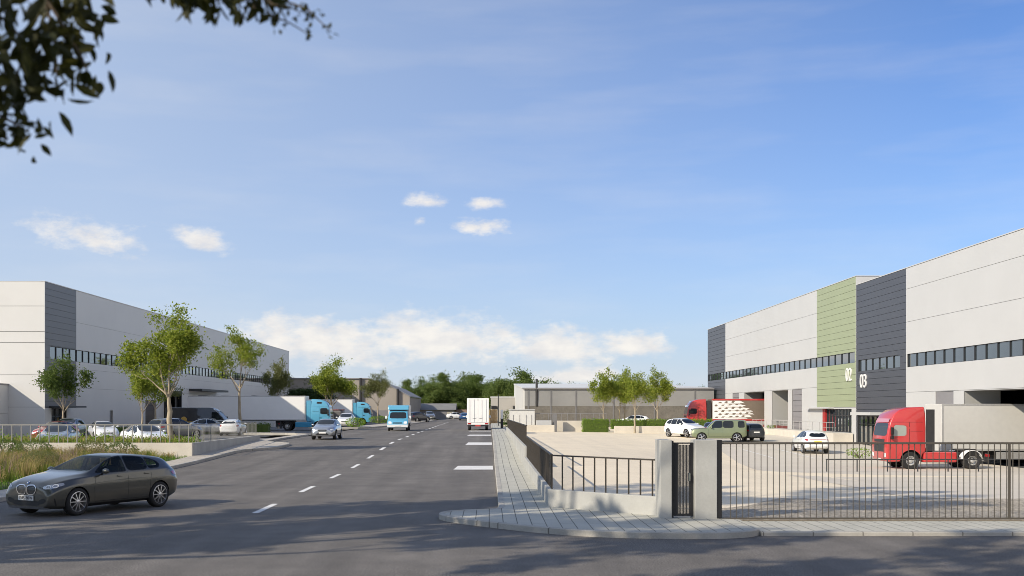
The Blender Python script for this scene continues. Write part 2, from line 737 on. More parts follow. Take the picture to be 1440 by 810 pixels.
SPECS['saloon'] = dict(
    x=[2.28, 2.2, 2.0, 1.75, 1.40, 1.12, 0.96, 0.80, 0.40, -0.05, -0.45, -0.95, -1.30, -1.58, -1.80, -2.05, -2.22, -2.28],
    zb=[(-2.28, .34), (-2.1, .26), (-1.7, .20), (1.6, .18), (2.0, .20), (2.28, .25)],
    zt=[(-2.28, .80), (-2.22, .93), (-2.05, 1.01), (-1.80, 1.05), (-1.58, 1.12), (-1.30, 1.27), (-.95, 1.39), (-.45, 1.43), (-.05, 1.41), (.40, 1.25), (.80, 1.05), (.96, .985), (1.12, .965), (1.4, .93), (1.75, .87), (2.0, .79), (2.2, .71), (2.28, .58)],
    zbelt=[(-2.28, .76), (-2.15, .90), (-1.8, .97), (-1.35, .965), (-.5, .94), (.5, .915), (1.0, .89), (1.4, .855), (1.75, .79), (2.0, .72), (2.2, .63), (2.28, .52)],
    zmid=[(-2.28, .6), (-1.8, .70), (-1.35, .72), (.9, .69), (1.4, .67), (2.0, .58), (2.28, .45)],
    wm=[(-2.28, .64), (-2.15, .77), (-1.8, .86), (-1.35, .895), (1.35, .895), (1.75, .87), (2.0, .81), (2.2, .71), (2.28, .58)],
    wb=[(-2.28, .58), (-2.1, .70), (-1.7, .79), (-1.2, .82), (.9, .82), (1.4, .79), (1.9, .71), (2.2, .56), (2.28, .44)],
    wr=[(-2.28, .45), (-1.8, .66), (-1.5, .60), (-1.2, .55), (-.5, .57), (-.05, .57), (.40, .63), (.96, .69), (1.4, .60), (2.0, .46), (2.28, .3)],
    wheels=[1.37, -1.37], rad=0.325, tw=0.215, track=0.77, arch=0.36, width=0.885)
SPECS['suv'] = dict(
    x=[2.25, 2.18, 2.0, 1.75, 1.40, 1.15, 1.0, 0.85, 0.50, 0.10, -0.30, -0.95, -1.50, -1.80, -1.95, -2.08, -2.18, -2.23],
    zb=[(-2.23, .44), (-2.0, .34), (-1.6, .26), (1.6, .25), (2.0, .27), (2.25, .33)],
    zt=[(-2.23, 1.0), (-2.18, 1.10), (-2.08, 1.25), (-1.95, 1.46), (-1.80, 1.55), (-1.50, 1.60), (-.95, 1.635), (-.3, 1.64), (.10, 1.60), (.50, 1.42), (.85, 1.24), (1.0, 1.165), (1.15, 1.14), (1.4, 1.10), (1.75, 1.04), (2.0, .97), (2.18, .88), (2.25, .76)],
    zbelt=[(-2.23, .95), (-2.1, 1.08), (-1.8, 1.14), (-1.35, 1.12), (-.5, 1.09), (.5, 1.06), (1.0, 1.03), (1.4, 1.0), (1.75, .95), (2.0, .88), (2.18, .8), (2.25, .68)],
    zmid=[(-2.23, .75), (-1.8, .84), (.9, .80), (1.4, .79), (2.0, .72), (2.25, .58)],
    wm=[(-2.23, .70), (-2.1, .80), (-1.8, .88), (-1.35, .92), (1.35, .92), (1.75, .90), (2.0, .85), (2.18, .77), (2.25, .66)],
    wb=[(-2.23, .64), (-2.05, .75), (-1.7, .82), (-1.2, .85), (.9, .85), (1.4, .83), (1.9, .76), (2.18, .62), (2.25, .5)],
    wr=[(-2.23, .54), (-2.0, .60), (-1.8, .58), (-1.2, .60), (-.3, .61), (.1, .61), (.50, .66), (1.0, .73), (1.4, .64), (2.0, .5), (2.25, .36)],
    wheels=[1.34, -1.34], rad=0.36, tw=0.235, track=0.80, arch=0.405, width=0.92)
SPECS['offroader'] = dict(
    x=[2.35, 2.32, 2.22, 1.9, 1.45, 1.15, 1.02, 0.92, 0.70, 0.42, 0.1, -0.9, -1.7, -2.15, -2.28, -2.33, -2.35],
    zb=[(-2.35, .5), (-2.1, .40), (-1.7, .30), (1.7, .30), (2.1, .38), (2.35, .46)],
    zt=[(-2.35, 1.80), (-2.33, 1.88), (-2.15, 1.93), (-1.7, 1.955), (-.9, 1.965), (.1, 1.95), (.42, 1.87), (.70, 1.58), (.92, 1.33), (1.02, 1.235), (1.15, 1.22), (1.45, 1.205), (1.9, 1.18), (2.22, 1.14), (2.32, 1.08), (2.35, 1.0)],
    zbelt=[(-2.35, 1.19), (-1.0, 1.20), (.9, 1.18), (1.45, 1.15), (1.9, 1.12), (2.22, 1.08), (2.35, .95)],
    zmid=[(-2.35, .85), (2.0, .82), (2.35, .75)],
    wm=[(-2.35, .86), (-2.2, .94), (-1.7, .97), (1.7, .97), (2.1, .94), (2.25, .9), (2.35, .84)],
    wb=[(-2.35, .83), (-2.2, .9), (-1.5, .92), (1.4, .91), (2.1, .88), (2.35, .78)],
    wr=[(-2.35, .70), (-2.2, .74), (-1.0, .75), (.1, .75), (.42, .76), (1.02, .82), (1.9, .78), (2.35, .68)],
    sill=0.97, edge=0.9, cbelt=0.7, croof=0.6, cfront=0.6, crear=0.7,
    wheels=[1.51, -1.51], rad=0.40, tw=0.255, track=0.83, arch=0.45, width=0.965)

HATCH_SCREEN = [(-.64, 1.04), (.64, 1.04), (.66, 1.07), (.535, 1.355), (.45, 1.375), (-.45, 1.375), (-.535, 1.355), (-.66, 1.07)]
HATCH_SIDES = [[(.66, .985), (.72, 1.0), (.32, 1.235), (.02, 1.33), (-.20, 1.355), (-.24, 1.352), (-.24, .99), (-.1, .985)],
               [(-.30, .995), (-.30, 1.357), (-.62, 1.342), (-.98, 1.298), (-.98, 1.012)],
               [(-1.02, 1.015), (-1.02, 1.292), (-1.25, 1.250), (-1.42, 1.185), (-1.47, 1.11), (-1.38, 1.035)]]
HATCH_REAR = [(-.54, 1.045), (.54, 1.045), (.45, 1.245), (-.45, 1.245)]
_BODY = {}


def car_shell(kind, sub):
    if (kind, sub) not in _BODY:
        sp = SPECS[kind]
        solid = loft_body(sp, sub)
        bvh = bvh_of(solid)
        raw = solid.copy()
        if kind == 'hatch' and sub > 2:
            raw = cut_cabin(raw, rounded(HATCH_SCREEN, .18), [rounded(p, .14) for p in HATCH_SIDES], rounded(HATCH_REAR, .2))
        body = cut_arches(raw, [(x, sp['rad']) for x in sp['wheels']], sp['arch'], 0.30, sp['width'], bvh if kind == 'hatch' and sub > 2 else None)
        shade(body, 35)
        _BODY[(kind, sub)] = (body, bvh)
    return _BODY[(kind, sub)]


SIDE = R(90)


def both_sides(parent, name, bvh, polys, mat, off=0.004, step=0.06):
    """polys in (x, z) as seen from the side; one part on each side"""
    me = patch_mesh(bvh, [[(-x, z) for x, z in p] for p in polys], SIDE, off, step, name, mat)
    link(name, me, parent)
    link(name, flip_y(me), parent)


def strip(pts, w):
    """thin polygon along a polyline"""
    L, Rr = [], []
    for i, p in enumerate(pts):
        a, b = pts[max(0, i - 1)], pts[min(len(pts) - 1, i + 1)]
        d = math.hypot(b[0] - a[0], b[1] - a[1]) or 1
        nx, nz = -(b[1] - a[1]) / d * w / 2, (b[0] - a[0]) / d * w / 2
        L.append((p[0] + nx, p[1] + nz))
        Rr.append((p[0] - nx, p[1] - nz))
    return L + Rr[::-1]


def frame_polys(poly, w):
    """the outline of a closed polygon as a row of short quads"""
    n = len(poly)
    A, B = [], []
    for i in range(n):
        a, p, b = poly[i - 1], poly[i], poly[(i + 1) % n]
        d = math.hypot(b[0] - a[0], b[1] - a[1]) or 1
        nx, nz = -(b[1] - a[1]) / d * w / 2, (b[0] - a[0]) / d * w / 2
        A.append((p[0] + nx, p[1] + nz))
        B.append((p[0] - nx, p[1] - nz))
    return [[A[i], A[(i + 1) % n], B[(i + 1) % n], B[i]] for i in range(n)]


def ring_poly(cx, cz, r0, r1, a0, a1, n=18):
    o = [(cx + r1 * math.cos(lerp(a0, a1, i / n)), cz + r1 * math.sin(lerp(a0, a1, i / n))) for i in range(n + 1)]
    i_ = [(cx + r0 * math.cos(lerp(a1, a0, i / n)), cz + r0 * math.sin(lerp(a1, a0, i / n))) for i in range(n + 1)]
    return o + i_


def plate(parent, bvh, z, yaw, mat, w=0.52, h=0.115, text=None, off=0.012):
    me = patch_mesh(bvh, [[(-w / 2, z - h / 2), (w / 2, z - h / 2), (w / 2, z + h / 2), (-w / 2, z + h / 2)]], yaw, off, 0.2, 'number_plate', mat)
    p = link('number_plate', me, parent)
    if text:
        c = sum((v.co for v in me.vertices), Vector()) / len(me.vertices)
        t = text_mesh(text, 0.115, M_INK, 0.002, 0.92)
        q = link('plate_number', t, p)
        q.location = (c.x + math.cos(yaw) * 0.012, 0, c.z - 0.002)
        q.rotation_euler = (R(90), 0, R(90) if math.cos(yaw) > 0 else R(-90))
    return p


def clear_glass():
    if 'clear_glass' in MATS:
        return MATS['clear_glass']
    m = pbr('clear_glass', (0.012, 0.016, 0.018), rough=.02, spec=.6)
    nt = m.node_tree
    bs = nt.nodes['Principled BSDF']
    tr = nt.nodes.new('ShaderNodeBsdfTransparent')
    tr.inputs['Color'].default_value = (.66, .72, .70, 1)
    mx = nt.nodes.new('ShaderNodeMixShader')
    mx.inputs['Fac'].default_value = .62
    nt.links.new(bs.outputs['BSDF'], mx.inputs[1])
    nt.links.new(tr.outputs['BSDF'], mx.inputs[2])
    nt.links.new(mx.outputs['Shader'], nt.nodes['Material Output'].inputs['Surface'])
    return m


def fit_cabin(t):
    """seats, dashboard and steering wheel"""
    lea = pbr('seat_leather', (.05, .047, .043), rough=.6, var=.15, vscale=6)
    for x, w in ((-.12, .25), (-.95, .30)):
        for s in (1, -1):
            b = MB()
            b.box(x - .05, x + .45, s * .36 - w, s * .36 + w, .48, .62)
            c = taper_prism([(x - .08, .58), (x + .08, .58), (x - .10, 1.12), (x - .22, 1.12)], .24, lambda a, z: max(0, z - .9) * .25, .9)
            b.add([(p[0], p[1] + s * .36, p[2]) for p in c.v], c.f)
            b.box(x - .25, x - .14, s * .36 - .12, s * .36 + .12, 1.13, 1.30)
            b.build('seat', lea, t, bevel=.03)
    d = MB()
    d.prism([(.52, .70), (.52, .93), (.85, .985), (.85, .7)], -.66, .66)
    d.build('dashboard', M_BLACK, t, bevel=.02)
    w = MB()
    w.tube([(.40 + .06 * math.sin(a), .36 + .18 * math.cos(a), .90 + .17 * math.sin(a)) for a in [2 * PI * i / 20 for i in range(21)]], .016, 8)
    w.build('steering_wheel', M_BLACK, t, smooth=True)


def make_car(kind, label, paint, loc, heading, group=None, sub=2, wheel='five', rear_plate=M_PLATE, front_plate=M_PLATE,
             rear_text=None, front_text=None, face='plain', cladding=False, name='parked_car', roof=None, cat='car', light_bar=False):
    """heading: yaw of the car's nose, 0 = +X"""
    sp = SPECS[kind]
    body, bvh = car_shell(kind, sub)
    t = thing(name, label, cat, loc, heading, group)
    bd = body.copy()
    bd.materials[0] = paint
    link('body', bd, t)
    rad = sp['rad']
    fx, rx = sp['wheels']
    for x in sp['wheels']:
        for s in (1, -1):
            add_wheel(t, x, s * sp['track'], rad, sp['tw'], wheel)
    if kind == 'hatch':
        wind, sides, rear = HATCH_SCREEN, HATCH_SIDES, HATCH_REAR
    elif kind == 'saloon':
        wind = [(-.62, 1.0), (.62, 1.0), (.52, 1.36), (-.52, 1.36)]
        sides = [[(.62, .965), (.68, .985), (.25, 1.235), (-.05, 1.345), (-.28, 1.36), (-.28, .975)],
                 [(-.34, .975), (-.34, 1.36), (-.62, 1.35), (-1.0, 1.29), (-1.05, 1.0)],
                 [(-1.09, 1.0), (-1.07, 1.26), (-1.25, 1.17), (-1.42, 1.05), (-1.42, 1.01)]]
        rear = [(-.58, 1.08), (.58, 1.08), (.46, 1.33), (-.46, 1.33)]
    elif kind == 'suv':
        wind = [(-.66, 1.19), (.66, 1.19), (.55, 1.55), (-.55, 1.55)]
        sides = [[(.70, 1.11), (.76, 1.135), (.36, 1.40), (.06, 1.525), (-.2, 1.55), (-.2, 1.12)],
                 [(-.26, 1.12), (-.26, 1.555), (-.7, 1.55), (-1.0, 1.525), (-1.0, 1.145)],
                 [(-1.05, 1.145), (-1.05, 1.52), (-1.45, 1.46), (-1.72, 1.30), (-1.66, 1.20), (-1.5, 1.165)]]
        rear = [(-.60, 1.18), (.60, 1.18), (.50, 1.47), (-.50, 1.47)]
    else:
        wind = [(-.72, 1.27), (.72, 1.27), (.66, 1.80), (-.66, 1.80)]
        sides = [[(.72, 1.24), (.76, 1.26), (.40, 1.72), (.34, 1.80), (-.28, 1.82), (-.28, 1.24)],
                 [(-.34, 1.24), (-.34, 1.82), (-1.22, 1.82), (-1.22, 1.24)],
                 [(-1.62, 1.25), (-1.62, 1.82), (-2.15, 1.80), (-2.18, 1.27)]]
        rear = [(-.62, 1.28), (.62, 1.28), (.60, 1.74), (-.60, 1.74)]
    GL_ = M_GLASS
    if kind == 'hatch' and sub > 2:
        GL_ = clear_glass()
        fit_cabin(t)
    link('windscreen', patch_mesh(bvh, [rounded(wind, 0.18)], 0.0, 0.007, 0.045, 'windscreen', GL_), t)
    link('rear_window', patch_mesh(bvh, [rounded(rear, 0.2)], PI, 0.004, 0.08, 'rear_window', GL_), t)
    surround = [q for s in sides for q in frame_polys(rounded(s, 0.14), 0.024)]
    for s in sides:
        both_sides(t, 'side_window', bvh, [rounded(s, 0.14)], GL_, 0.005, 0.06)
    zbelt = keyed(sp['zbelt'], 0)
    # door seams, handles, sill
    if kind in ('hatch', 'saloon'):
        dz0 = 0.30
        seams = [[(.80, dz0), (.84, .62), (.76, .98)], [(-.26, dz0), (-.27, .98)], [(.80, dz0), (-.95, dz0)],
                 [(-.95, dz0), (-1.0, .50), (-.98, .70), (-1.06, .90), (-1.02, 1.0)]]
        hx = [(-.02, .88), (-.92, .905)]
    elif kind == 'suv':
        seams = [[(.82, .44), (.86, .75), (.8, 1.1)], [(-.23, .44), (-.24, 1.12)], [(.82, .44), (-.9, .44)], [(-.9, .44), (-.98, .8), (-1.03, 1.14)]]
        hx = [(0, .99), (-.85, 1.01)]
    else:
        seams = [[(.92, .48), (.94, 1.2)], [(-.31, .48), (-.31, 1.24)], [(.92, .48), (-1.2, .48)], [(-1.2, .48), (-1.26, .9), (-1.27, 1.8)], [(2.1, 1.13), (1.0, 1.16)]]
        hx = [(-.1, 1.06), (-1.05, 1.06)]
    both_sides(t, 'door_seam', bvh, [strip(s, 0.011) for s in seams], M_BLACK, 0.0025, 0.1)
    for x, z in hx:
        both_sides(t, 'door_handle', bvh, [rounded([(x - .10, z - .017), (x + .10, z - .014), (x + .10, z + .017), (x - .10, z + .014)], .2)], paint, 0.028, 0.1)
    both_sides(t, 'window_trim', bvh, surround, M_BLACK, 0.003, 0.12)
    # mirrors
    mm = mirror_mesh(0, paint)
    my = keyed(sp['wb'], 0.6) + 0.13
    mx = {'hatch': .56, 'saloon': .55, 'suv': .62, 'offroader': .66}[kind]
    for s in (1, -1):
        q = link('wing_mirror', mm if s > 0 else flip_y(mm), t, loc=(mx, s * my, zbelt + .085))
        if kind == 'offroader':
            q.scale = (1.2, 1, 1.5)
    # front
    if face == 'kidney':
        for s in (1, -1):
            k = [(s * .03, .56), (s * .022, .69), (s * .06, .74), (s * .24, .75), (s * .325, .70), (s * .325, .62), (s * .26, .535), (s * .08, .525)]
            g = link('kidney_grille', patch_mesh(bvh, [rounded(k, .18)], 0, .006, .06, 'kidney_grille', M_BLACK), t)
            fr = patch_mesh(bvh, frame_polys(rounded(k, .18), .018), 0, .014, .06, 'grille_frame', M_CHROME)
            link('grille_frame', fr, g)
            mesh_bars = [strip([(s * (.055 + i * .034), .545), (s * (.06 + i * .034), .735)], .007) for i in range(8)]
            link('grille_slats', patch_mesh(bvh, mesh_bars, 0, .012, .06, 'grille_slats', M_LAMPD), g)
            hl = [(s * .37, .70), (s * .42, .665), (s * .60, .655), (s * .84, .745), (s * .80, .80), (s * .58, .765), (s * .42, .735)]
            y = s * R(22)
            hl = [(u * math.cos(y) - 1.69 * math.sin(y), w) for u, w in hl]
            h = link('headlight', patch_mesh(bvh, [rounded(hl, .12)], y, .005, .05, 'headlight', M_LAMPB), t)
            eye = [[(cu * math.cos(y) - 1.69 * math.sin(y) + .052 * math.cos(a), cz + .036 * math.sin(a)) for a in [2 * PI * i / 14 for i in range(14)]] for cu, cz in ((s * .53, .71), (s * .68, .728))]
            for e in eye:
                link('light_ring', patch_mesh(bvh, frame_polys(e, .02), y, .010, .04, 'light_ring', M_LAMP), h)
            # bumper side intakes
            it = [(s * .42, .27), (s * .60, .30), (s * .66, .37), (s * .60, .42), (s * .44, .38), (s * .40, .32)]
            link('bumper_intake', patch_mesh(bvh, [rounded([(u, w + .03) for u, w in it], .2)], 0, .006, .06, 'bumper_intake', M_BLACK), t)
            yv = s * R(50)
            sv = [(s * c * math.cos(yv) - 1.86 * math.sin(yv), w) for c, w in [(.70, .27), (.76, .27), (.70, .45), (.65, .45)]]
            link('side_vent', patch_mesh(bvh, [rounded(sv, .2)], yv, .005, .05, 'side_vent', M_BLACK), t)
        low = [(-.46, .265), (.46, .265), (.42, .385), (-.42, .385)]
        link('lower_grille', patch_mesh(bvh, [rounded(low, .15)], 0, .006, .08, 'lower_grille', M_BLACK), t)
        lip = [(-.70, .215), (.70, .215), (.68, .245), (-.68, .245)]
        link('bumper_lip', patch_mesh(bvh, [lip], 0, .03, .06, 'bumper_lip', M_ALLOY), t)
        ep = R(38)
        ew = -2.03 * math.sin(ep) + .80 * math.cos(ep)
        rd = [(.045 * math.cos(2 * PI * i / 24), ew + .045 * math.sin(2 * PI * i / 24)) for i in range(24)]
        em = link('emblem', patch_mesh(bvh, [rd], 0, .010, .05, 'emblem', pbr('emblem_blue', (.03, .12, .35), .2, coat=1.0), ep), t)
        q = []
        for a0 in (0, PI):
            q.append([(0, ew)] + [(.035 * math.cos(a0 + PI / 2 * i / 6), ew + .035 * math.sin(a0 + PI / 2 * i / 6)) for i in range(7)])
        link('emblem_quarters', patch_mesh(bvh, q, 0, .014, .05, 'emblem_quarters', M_PLATE, ep), em)
        plate(t, bvh, .445, 0, front_plate, text=front_text, off=.02)
    else:
        d = {'hatch': 0, 'saloon': 0, 'suv': .14, 'offroader': .28}[kind]
        if face == 'cross':
            gp = [[(-.30, .66), (.30, .66), (.34, .80), (-.34, .80)], [(-.52, .36), (.52, .36), (.34, .53), (-.34, .53)]]
        elif kind == 'offroader':
            gp = [[(-.38, .94), (.38, .94), (.38, 1.06), (-.38, 1.06)], [(-.5, .55), (.5, .55), (.5, .68), (-.5, .68)]]
        else:
            gp = [[(-.30, .50 + d), (.30, .50 + d), (.36, .61 + d), (-.36, .61 + d)], [(-.48, .25 + d), (.48, .25 + d), (.42, .36 + d), (-.42, .36 + d)]]
        for g in gp:
            link('grille', patch_mesh(bvh, [rounded(g, .12)], 0, .006, .07, 'grille', M_BLACK), t)
        if face == 'cross':
            for s in (1, -1):
                ln = [(s * .34, .545), (s * .38, .56), (s * .60, .36), (s * .55, .34)]
                link('bumper_blade', patch_mesh(bvh, [ln], 0, .018, .05, 'bumper_blade', M_CHROME), t)
        for s in (1, -1):
            y = s * R(25)
            zz = {'hatch': .635, 'saloon': .625, 'suv': .80, 'offroader': .99}[kind]
            off = 1.8 * math.sin(y)
            if kind == 'offroader':
                hl = [(s * .45, .90), (s * .74, .90), (s * .74, 1.07), (s * .45, 1.07)]
                h = link('headlight', patch_mesh(bvh, [rounded(hl, .12)], 0, .006, .06, 'headlight', M_LAMP), t)
            else:
                hl = [(s * .40, zz - .06), (s * .60, zz - .07), (s * .86, zz + .03), (s * .78, zz + .085), (s * .55, zz + .05), (s * .42, zz + .02)]
                hl = [(u * math.cos(y) - off, w) for u, w in hl]
                link('headlight', patch_mesh(bvh, [rounded(hl, .14)], y, .006, .06, 'headlight', M_LAMP), t)
        plate(t, bvh, .43 + d * .9, 0, front_plate, text=front_text)
    # rear
    dz = {'hatch': 0, 'saloon': -.04, 'suv': .12, 'offroader': .1}[kind]
    for s in (1, -1):
        if kind == 'offroader':
            for z0 in (.93, 1.07):
                tl = [(s * .72, z0), (s * .84, z0), (s * .84, z0 + .11), (s * .72, z0 + .11)]
                link('tail_light', patch_mesh(bvh, [tl], PI, .006, .06, 'tail_light', M_RED), t)
        else:
            y = PI - s * R(40)
            c = [(.42, .80 + dz), (.60, .79 + dz), (.86, .83 + dz), (.92, .90 + dz), (.70, .93 + dz), (.44, .90 + dz)]
            u0 = 1.9 * math.sin(R(40))
            tl = [(-s * (a * math.cos(R(40)) - u0), b) for a, b in c]
            link('tail_light', patch_mesh(bvh, [rounded(tl, .14)], y, .006, .05, 'tail_light', M_RED), t)
    if light_bar:
        link('tail_light_bar', patch_mesh(bvh, [[(-.6, .885 + dz), (.6, .885 + dz), (.6, .925 + dz), (-.6, .925 + dz)]], PI, .007, .08, 'tail_light_bar', M_RED), t)
    plate(t, bvh, {'hatch': .72, 'saloon': .72, 'suv': .82, 'offroader': .86}[kind], PI, rear_plate, text=rear_text)
    bp = [(-.62, .27 + max(dz, 0)), (.62, .27 + max(dz, 0)), (.60, .40 + max(dz, 0)), (-.60, .40 + max(dz, 0))]
    link('rear_bumper_insert', patch_mesh(bvh, [rounded(bp, .15)], PI, .006, .08, 'rear_bumper_insert', M_BLACK), t)
    # lower cladding
    if cladding:
        cl = [ring_poly(x, rad, sp['arch'] - .005, sp['arch'] + .075, R(-18), R(198)) for x in (fx, rx)]
        both_sides(t, 'arch_trim', bvh, cl, M_BLACK, .012, .08)
        z0 = keyed(sp['zb'], 0)
        both_sides(t, 'sill_trim', bvh, [[(fx - sp['arch'], z0 + .05), (rx + sp['arch'], z0 + .05), (rx + sp['arch'] + .05, z0 + .2), (fx - sp['arch'] - .05, z0 + .2)]], M_BLACK, .010, .1)
    elif kind == 'hatch' or kind == 'saloon':
        z0 = keyed(sp['zb'], 0)
        both_sides(t, 'sill_trim', bvh, [[(fx - sp['arch'] + .02, z0 + .02), (rx + sp['arch'] - .02, z0 + .02), (rx + sp['arch'] - .02, z0 + .075), (fx - sp['arch'] + .02, z0 + .075)]], M_BLACK, .012, .12)
    if roof is not None:
        pass
    return t


# ------------------------------------------------------------------ trucks and vans
def solid_of(mb, bevel, seg=3, angle=25):
    o = mb.build('solid', M_WHITEP, bevel=bevel, seg=seg)
    o.modifiers['bevel'].angle_limit = R(angle)
    me = evaluated(o)
    d = o.data
    bpy.data.objects.remove(o)
    bpy.data.meshes.remove(d)
    return me


def taper_prism(poly, hw, inset, zcut=None):
    """side profile (x, z) extruded to half width hw; inset(x, z) narrows it above zcut"""
    n = len(poly)
    bm = bmesh.new()
    A = [bm.verts.new((x, -hw, z)) for x, z in poly]
    B = [bm.verts.new((x, hw, z)) for x, z in poly]
    bm.faces.new(A)
    bm.faces.new(B[::-1])
    for i in range(n):
        j = (i + 1) % n
        bm.faces.new((A[i], B[i], B[j], A[j]))
    if zcut is not None:
        bmesh.ops.bisect_plane(bm, geom=bm.verts[:] + bm.edges[:] + bm.faces[:], plane_co=(0, 0, zcut), plane_no=(0, 0, 1))
    for v in bm.verts:
        v.co.y -= math.copysign(inset(v.co.x, v.co.z), v.co.y)
    bm.verts.index_update()
    mb = MB().add([v.co[:] for v in bm.verts], [[v.index for v in f.verts] for f in bm.faces])
    bm.free()
    return mb


def make_tractor(t, paint, sc=1.0, deflect=True, window_tint=M_GLASS, front2=None, lower=None, modern=True):
    """cab-over tractor: front at x = 0, pointing +X, ground z = 0"""
    prof = [(-.12, .42), (0.0, .62), (.03, 1.15), (-.02, 1.85), (-.13, 2.45), (-.22, 2.75), (-.42, 3.15), (-.75, 3.42), (-1.25, 3.56), (-2.2, 3.60),
            (-2.25, 3.1), (-2.25, 1.0), (-2.1, .95), (-1.95, .60), (-.45, .42)]
    mb = taper_prism(prof, 1.24, lambda x, z: 0.0 if z < 2.4 else (z - 2.4) * .09, 2.4)
    solid = solid_of(mb, .09)
    bvh = bvh_of(solid)
    body = cut_arches(solid.copy(), [(-1.38, .50)], .62, .42, 1.24)
    body.materials[0] = paint
    shade(body, 38)
    link('cab', body, t)
    ws = [(-1.06, 1.92), (1.06, 1.92), (1.03, 2.66), (-1.03, 2.66)]
    link('windscreen', patch_mesh(bvh, [rounded(ws, .1)], 0, .006, .12, 'windscreen', M_GLASS), t)
    both_sides(t, 'side_window', bvh, [rounded([(-.30, 1.93), (-1.12, 1.93), (-1.12, 2.52), (-.42, 2.55)], .12)], window_tint, .006, .12)
    both_sides(t, 'window_frame', bvh, frame_polys(rounded([(-.27, 1.9), (-1.15, 1.9), (-1.15, 2.55), (-.40, 2.58)], .12), .05), paint if not modern else M_BLACK, .010, .12)
    if modern:
        both_sides(t, 'roof_vent', bvh, [rounded([(-1.0, 3.08), (-1.62, 3.08), (-1.55, 3.30), (-1.0, 3.27)], .15)], M_BLACK, .008, .15)
        both_sides(t, 'door_handle', bvh, [[(-1.0, 1.50), (-1.28, 1.50), (-1.28, 1.42), (-1.0, 1.42)]], M_BLACK, .01, .15)
    both_sides(t, 'door_seam', bvh, [strip(p, .02) for p in ([(-1.3, 1.15), (-1.3, 2.7)], [(-.2, 1.15), (-.2, 1.9)], [(-.1, 2.72), (-2.2, 2.72)], [(-1.35, 2.2), (-2.2, 2.2)])], M_BLACK, .003, .2)
    link('sun_visor', patch_mesh(bvh, [[(-1.05, 2.70), (1.05, 2.70), (1.0, 2.90), (-1.0, 2.90)]], 0, .05, .2, 'sun_visor', paint if front2 is None else front2), t)
    link('grille', patch_mesh(bvh, [[(-.75, 1.0), (.75, 1.0), (.8, 1.45), (-.8, 1.45)], [(-.8, 1.55), (.8, 1.55), (.85, 1.72), (-.85, 1.72)]], 0, .008, .2, 'grille', M_CHASSIS), t)
    for s in (1, -1):
        link('headlight', patch_mesh(bvh, [rounded([(s * .80, .68), (s * 1.12, .70), (s * 1.14, .95), (s * .84, .92)], .15)], 0, .01, .1, 'headlight', M_LAMP), t)
    plate(t, bvh, .56, 0, M_PLATE)
    for s in (1, -1):
        m = MB()
        m.box(-.34, -.20, s * 1.36 - .10, s * 1.36 + .10, 2.0, 2.42, 0)
        m.box(-.34, -.20, s * 1.36 - .10, s * 1.36 + .10, 1.74, 1.96, 0)
        m.bar((-.28, s * 1.18, 2.45), (-.27, s * 1.36, 2.40), .04, .04, 0)
        m.build('wing_mirror', M_BLACK, t, bevel=.02)
    # chassis
    ch = MB()
    for s in (1, -1):
        ch.box(-5.85, -2.0, s * .40 - .06, s * .40 + .06, .72, .98)
    for x in (-5.8, -4.9, -4.0, -3.0, -2.4):
        ch.box(x - .07, x + .07, -.34, .34, .76, .94)
    ch.box(-2.75, -2.3, -.9, .9, .95, 1.2)
    ch.build('chassis', M_CHASSIS, t)
    for s in (1, -1):
        tk = MB()
        tk.box(-4.05, -2.12, s * 1.20 - (.50 if s > 0 else 0), s * 1.20 + (0 if s > 0 else .50), .40, 1.0)
        tk.build('side_skirt', lower or paint, t, bevel=.07)
        add_wheel(t, -1.38, s * 1.06, .50, .32, 'truck')
        add_wheel(t, -4.95, s * .93, .50, .56, 'truck')
        mg = MB()
        arc = [(-4.95 + .60 * math.cos(a), .50 + .60 * math.sin(a)) for a in [R(5) + R(175) * i / 14 for i in range(15)]]
        arc2 = [(-4.95 + .57 * math.cos(a), .50 + .57 * math.sin(a)) for a in [R(180) - R(175) * i / 14 for i in range(15)]]
        mg.prism(arc + arc2, s * .64, s * 1.22)
        mg.build('mudguard', M_BOX if not modern else M_CHASSIS, t)
    fw = MB()
    fw.prism([(-5.5, -.42), (-4.7, -.5), (-4.4, -.3), (-4.4, .3), (-4.7, .5), (-5.5, .42), (-5.0, .08), (-5.0, -.08)], 1.06, 1.14, axis='z')
    fw.box(-5.2, -4.6, -.45, .45, .98, 1.06)
    fw.build('fifth_wheel', M_CHASSIS, t)
    tl = MB()
    tl.box(-5.95, -5.85, -1.15, -.72, .72, .88)
    tl.box(-5.95, -5.85, .72, 1.15, .72, .88)
    tl.build('tail_light', M_RED, t, bevel=.01)
    if deflect:
        for s in (1, -1):
            d = MB()
            d.box(-2.75, -2.26, s * 1.20 - .02, s * 1.20 + .02, 1.05, 3.45)
            d.build('side_deflector', lower if lower and modern is None else M_CHASSIS if not modern else paint, t)
    return bvh


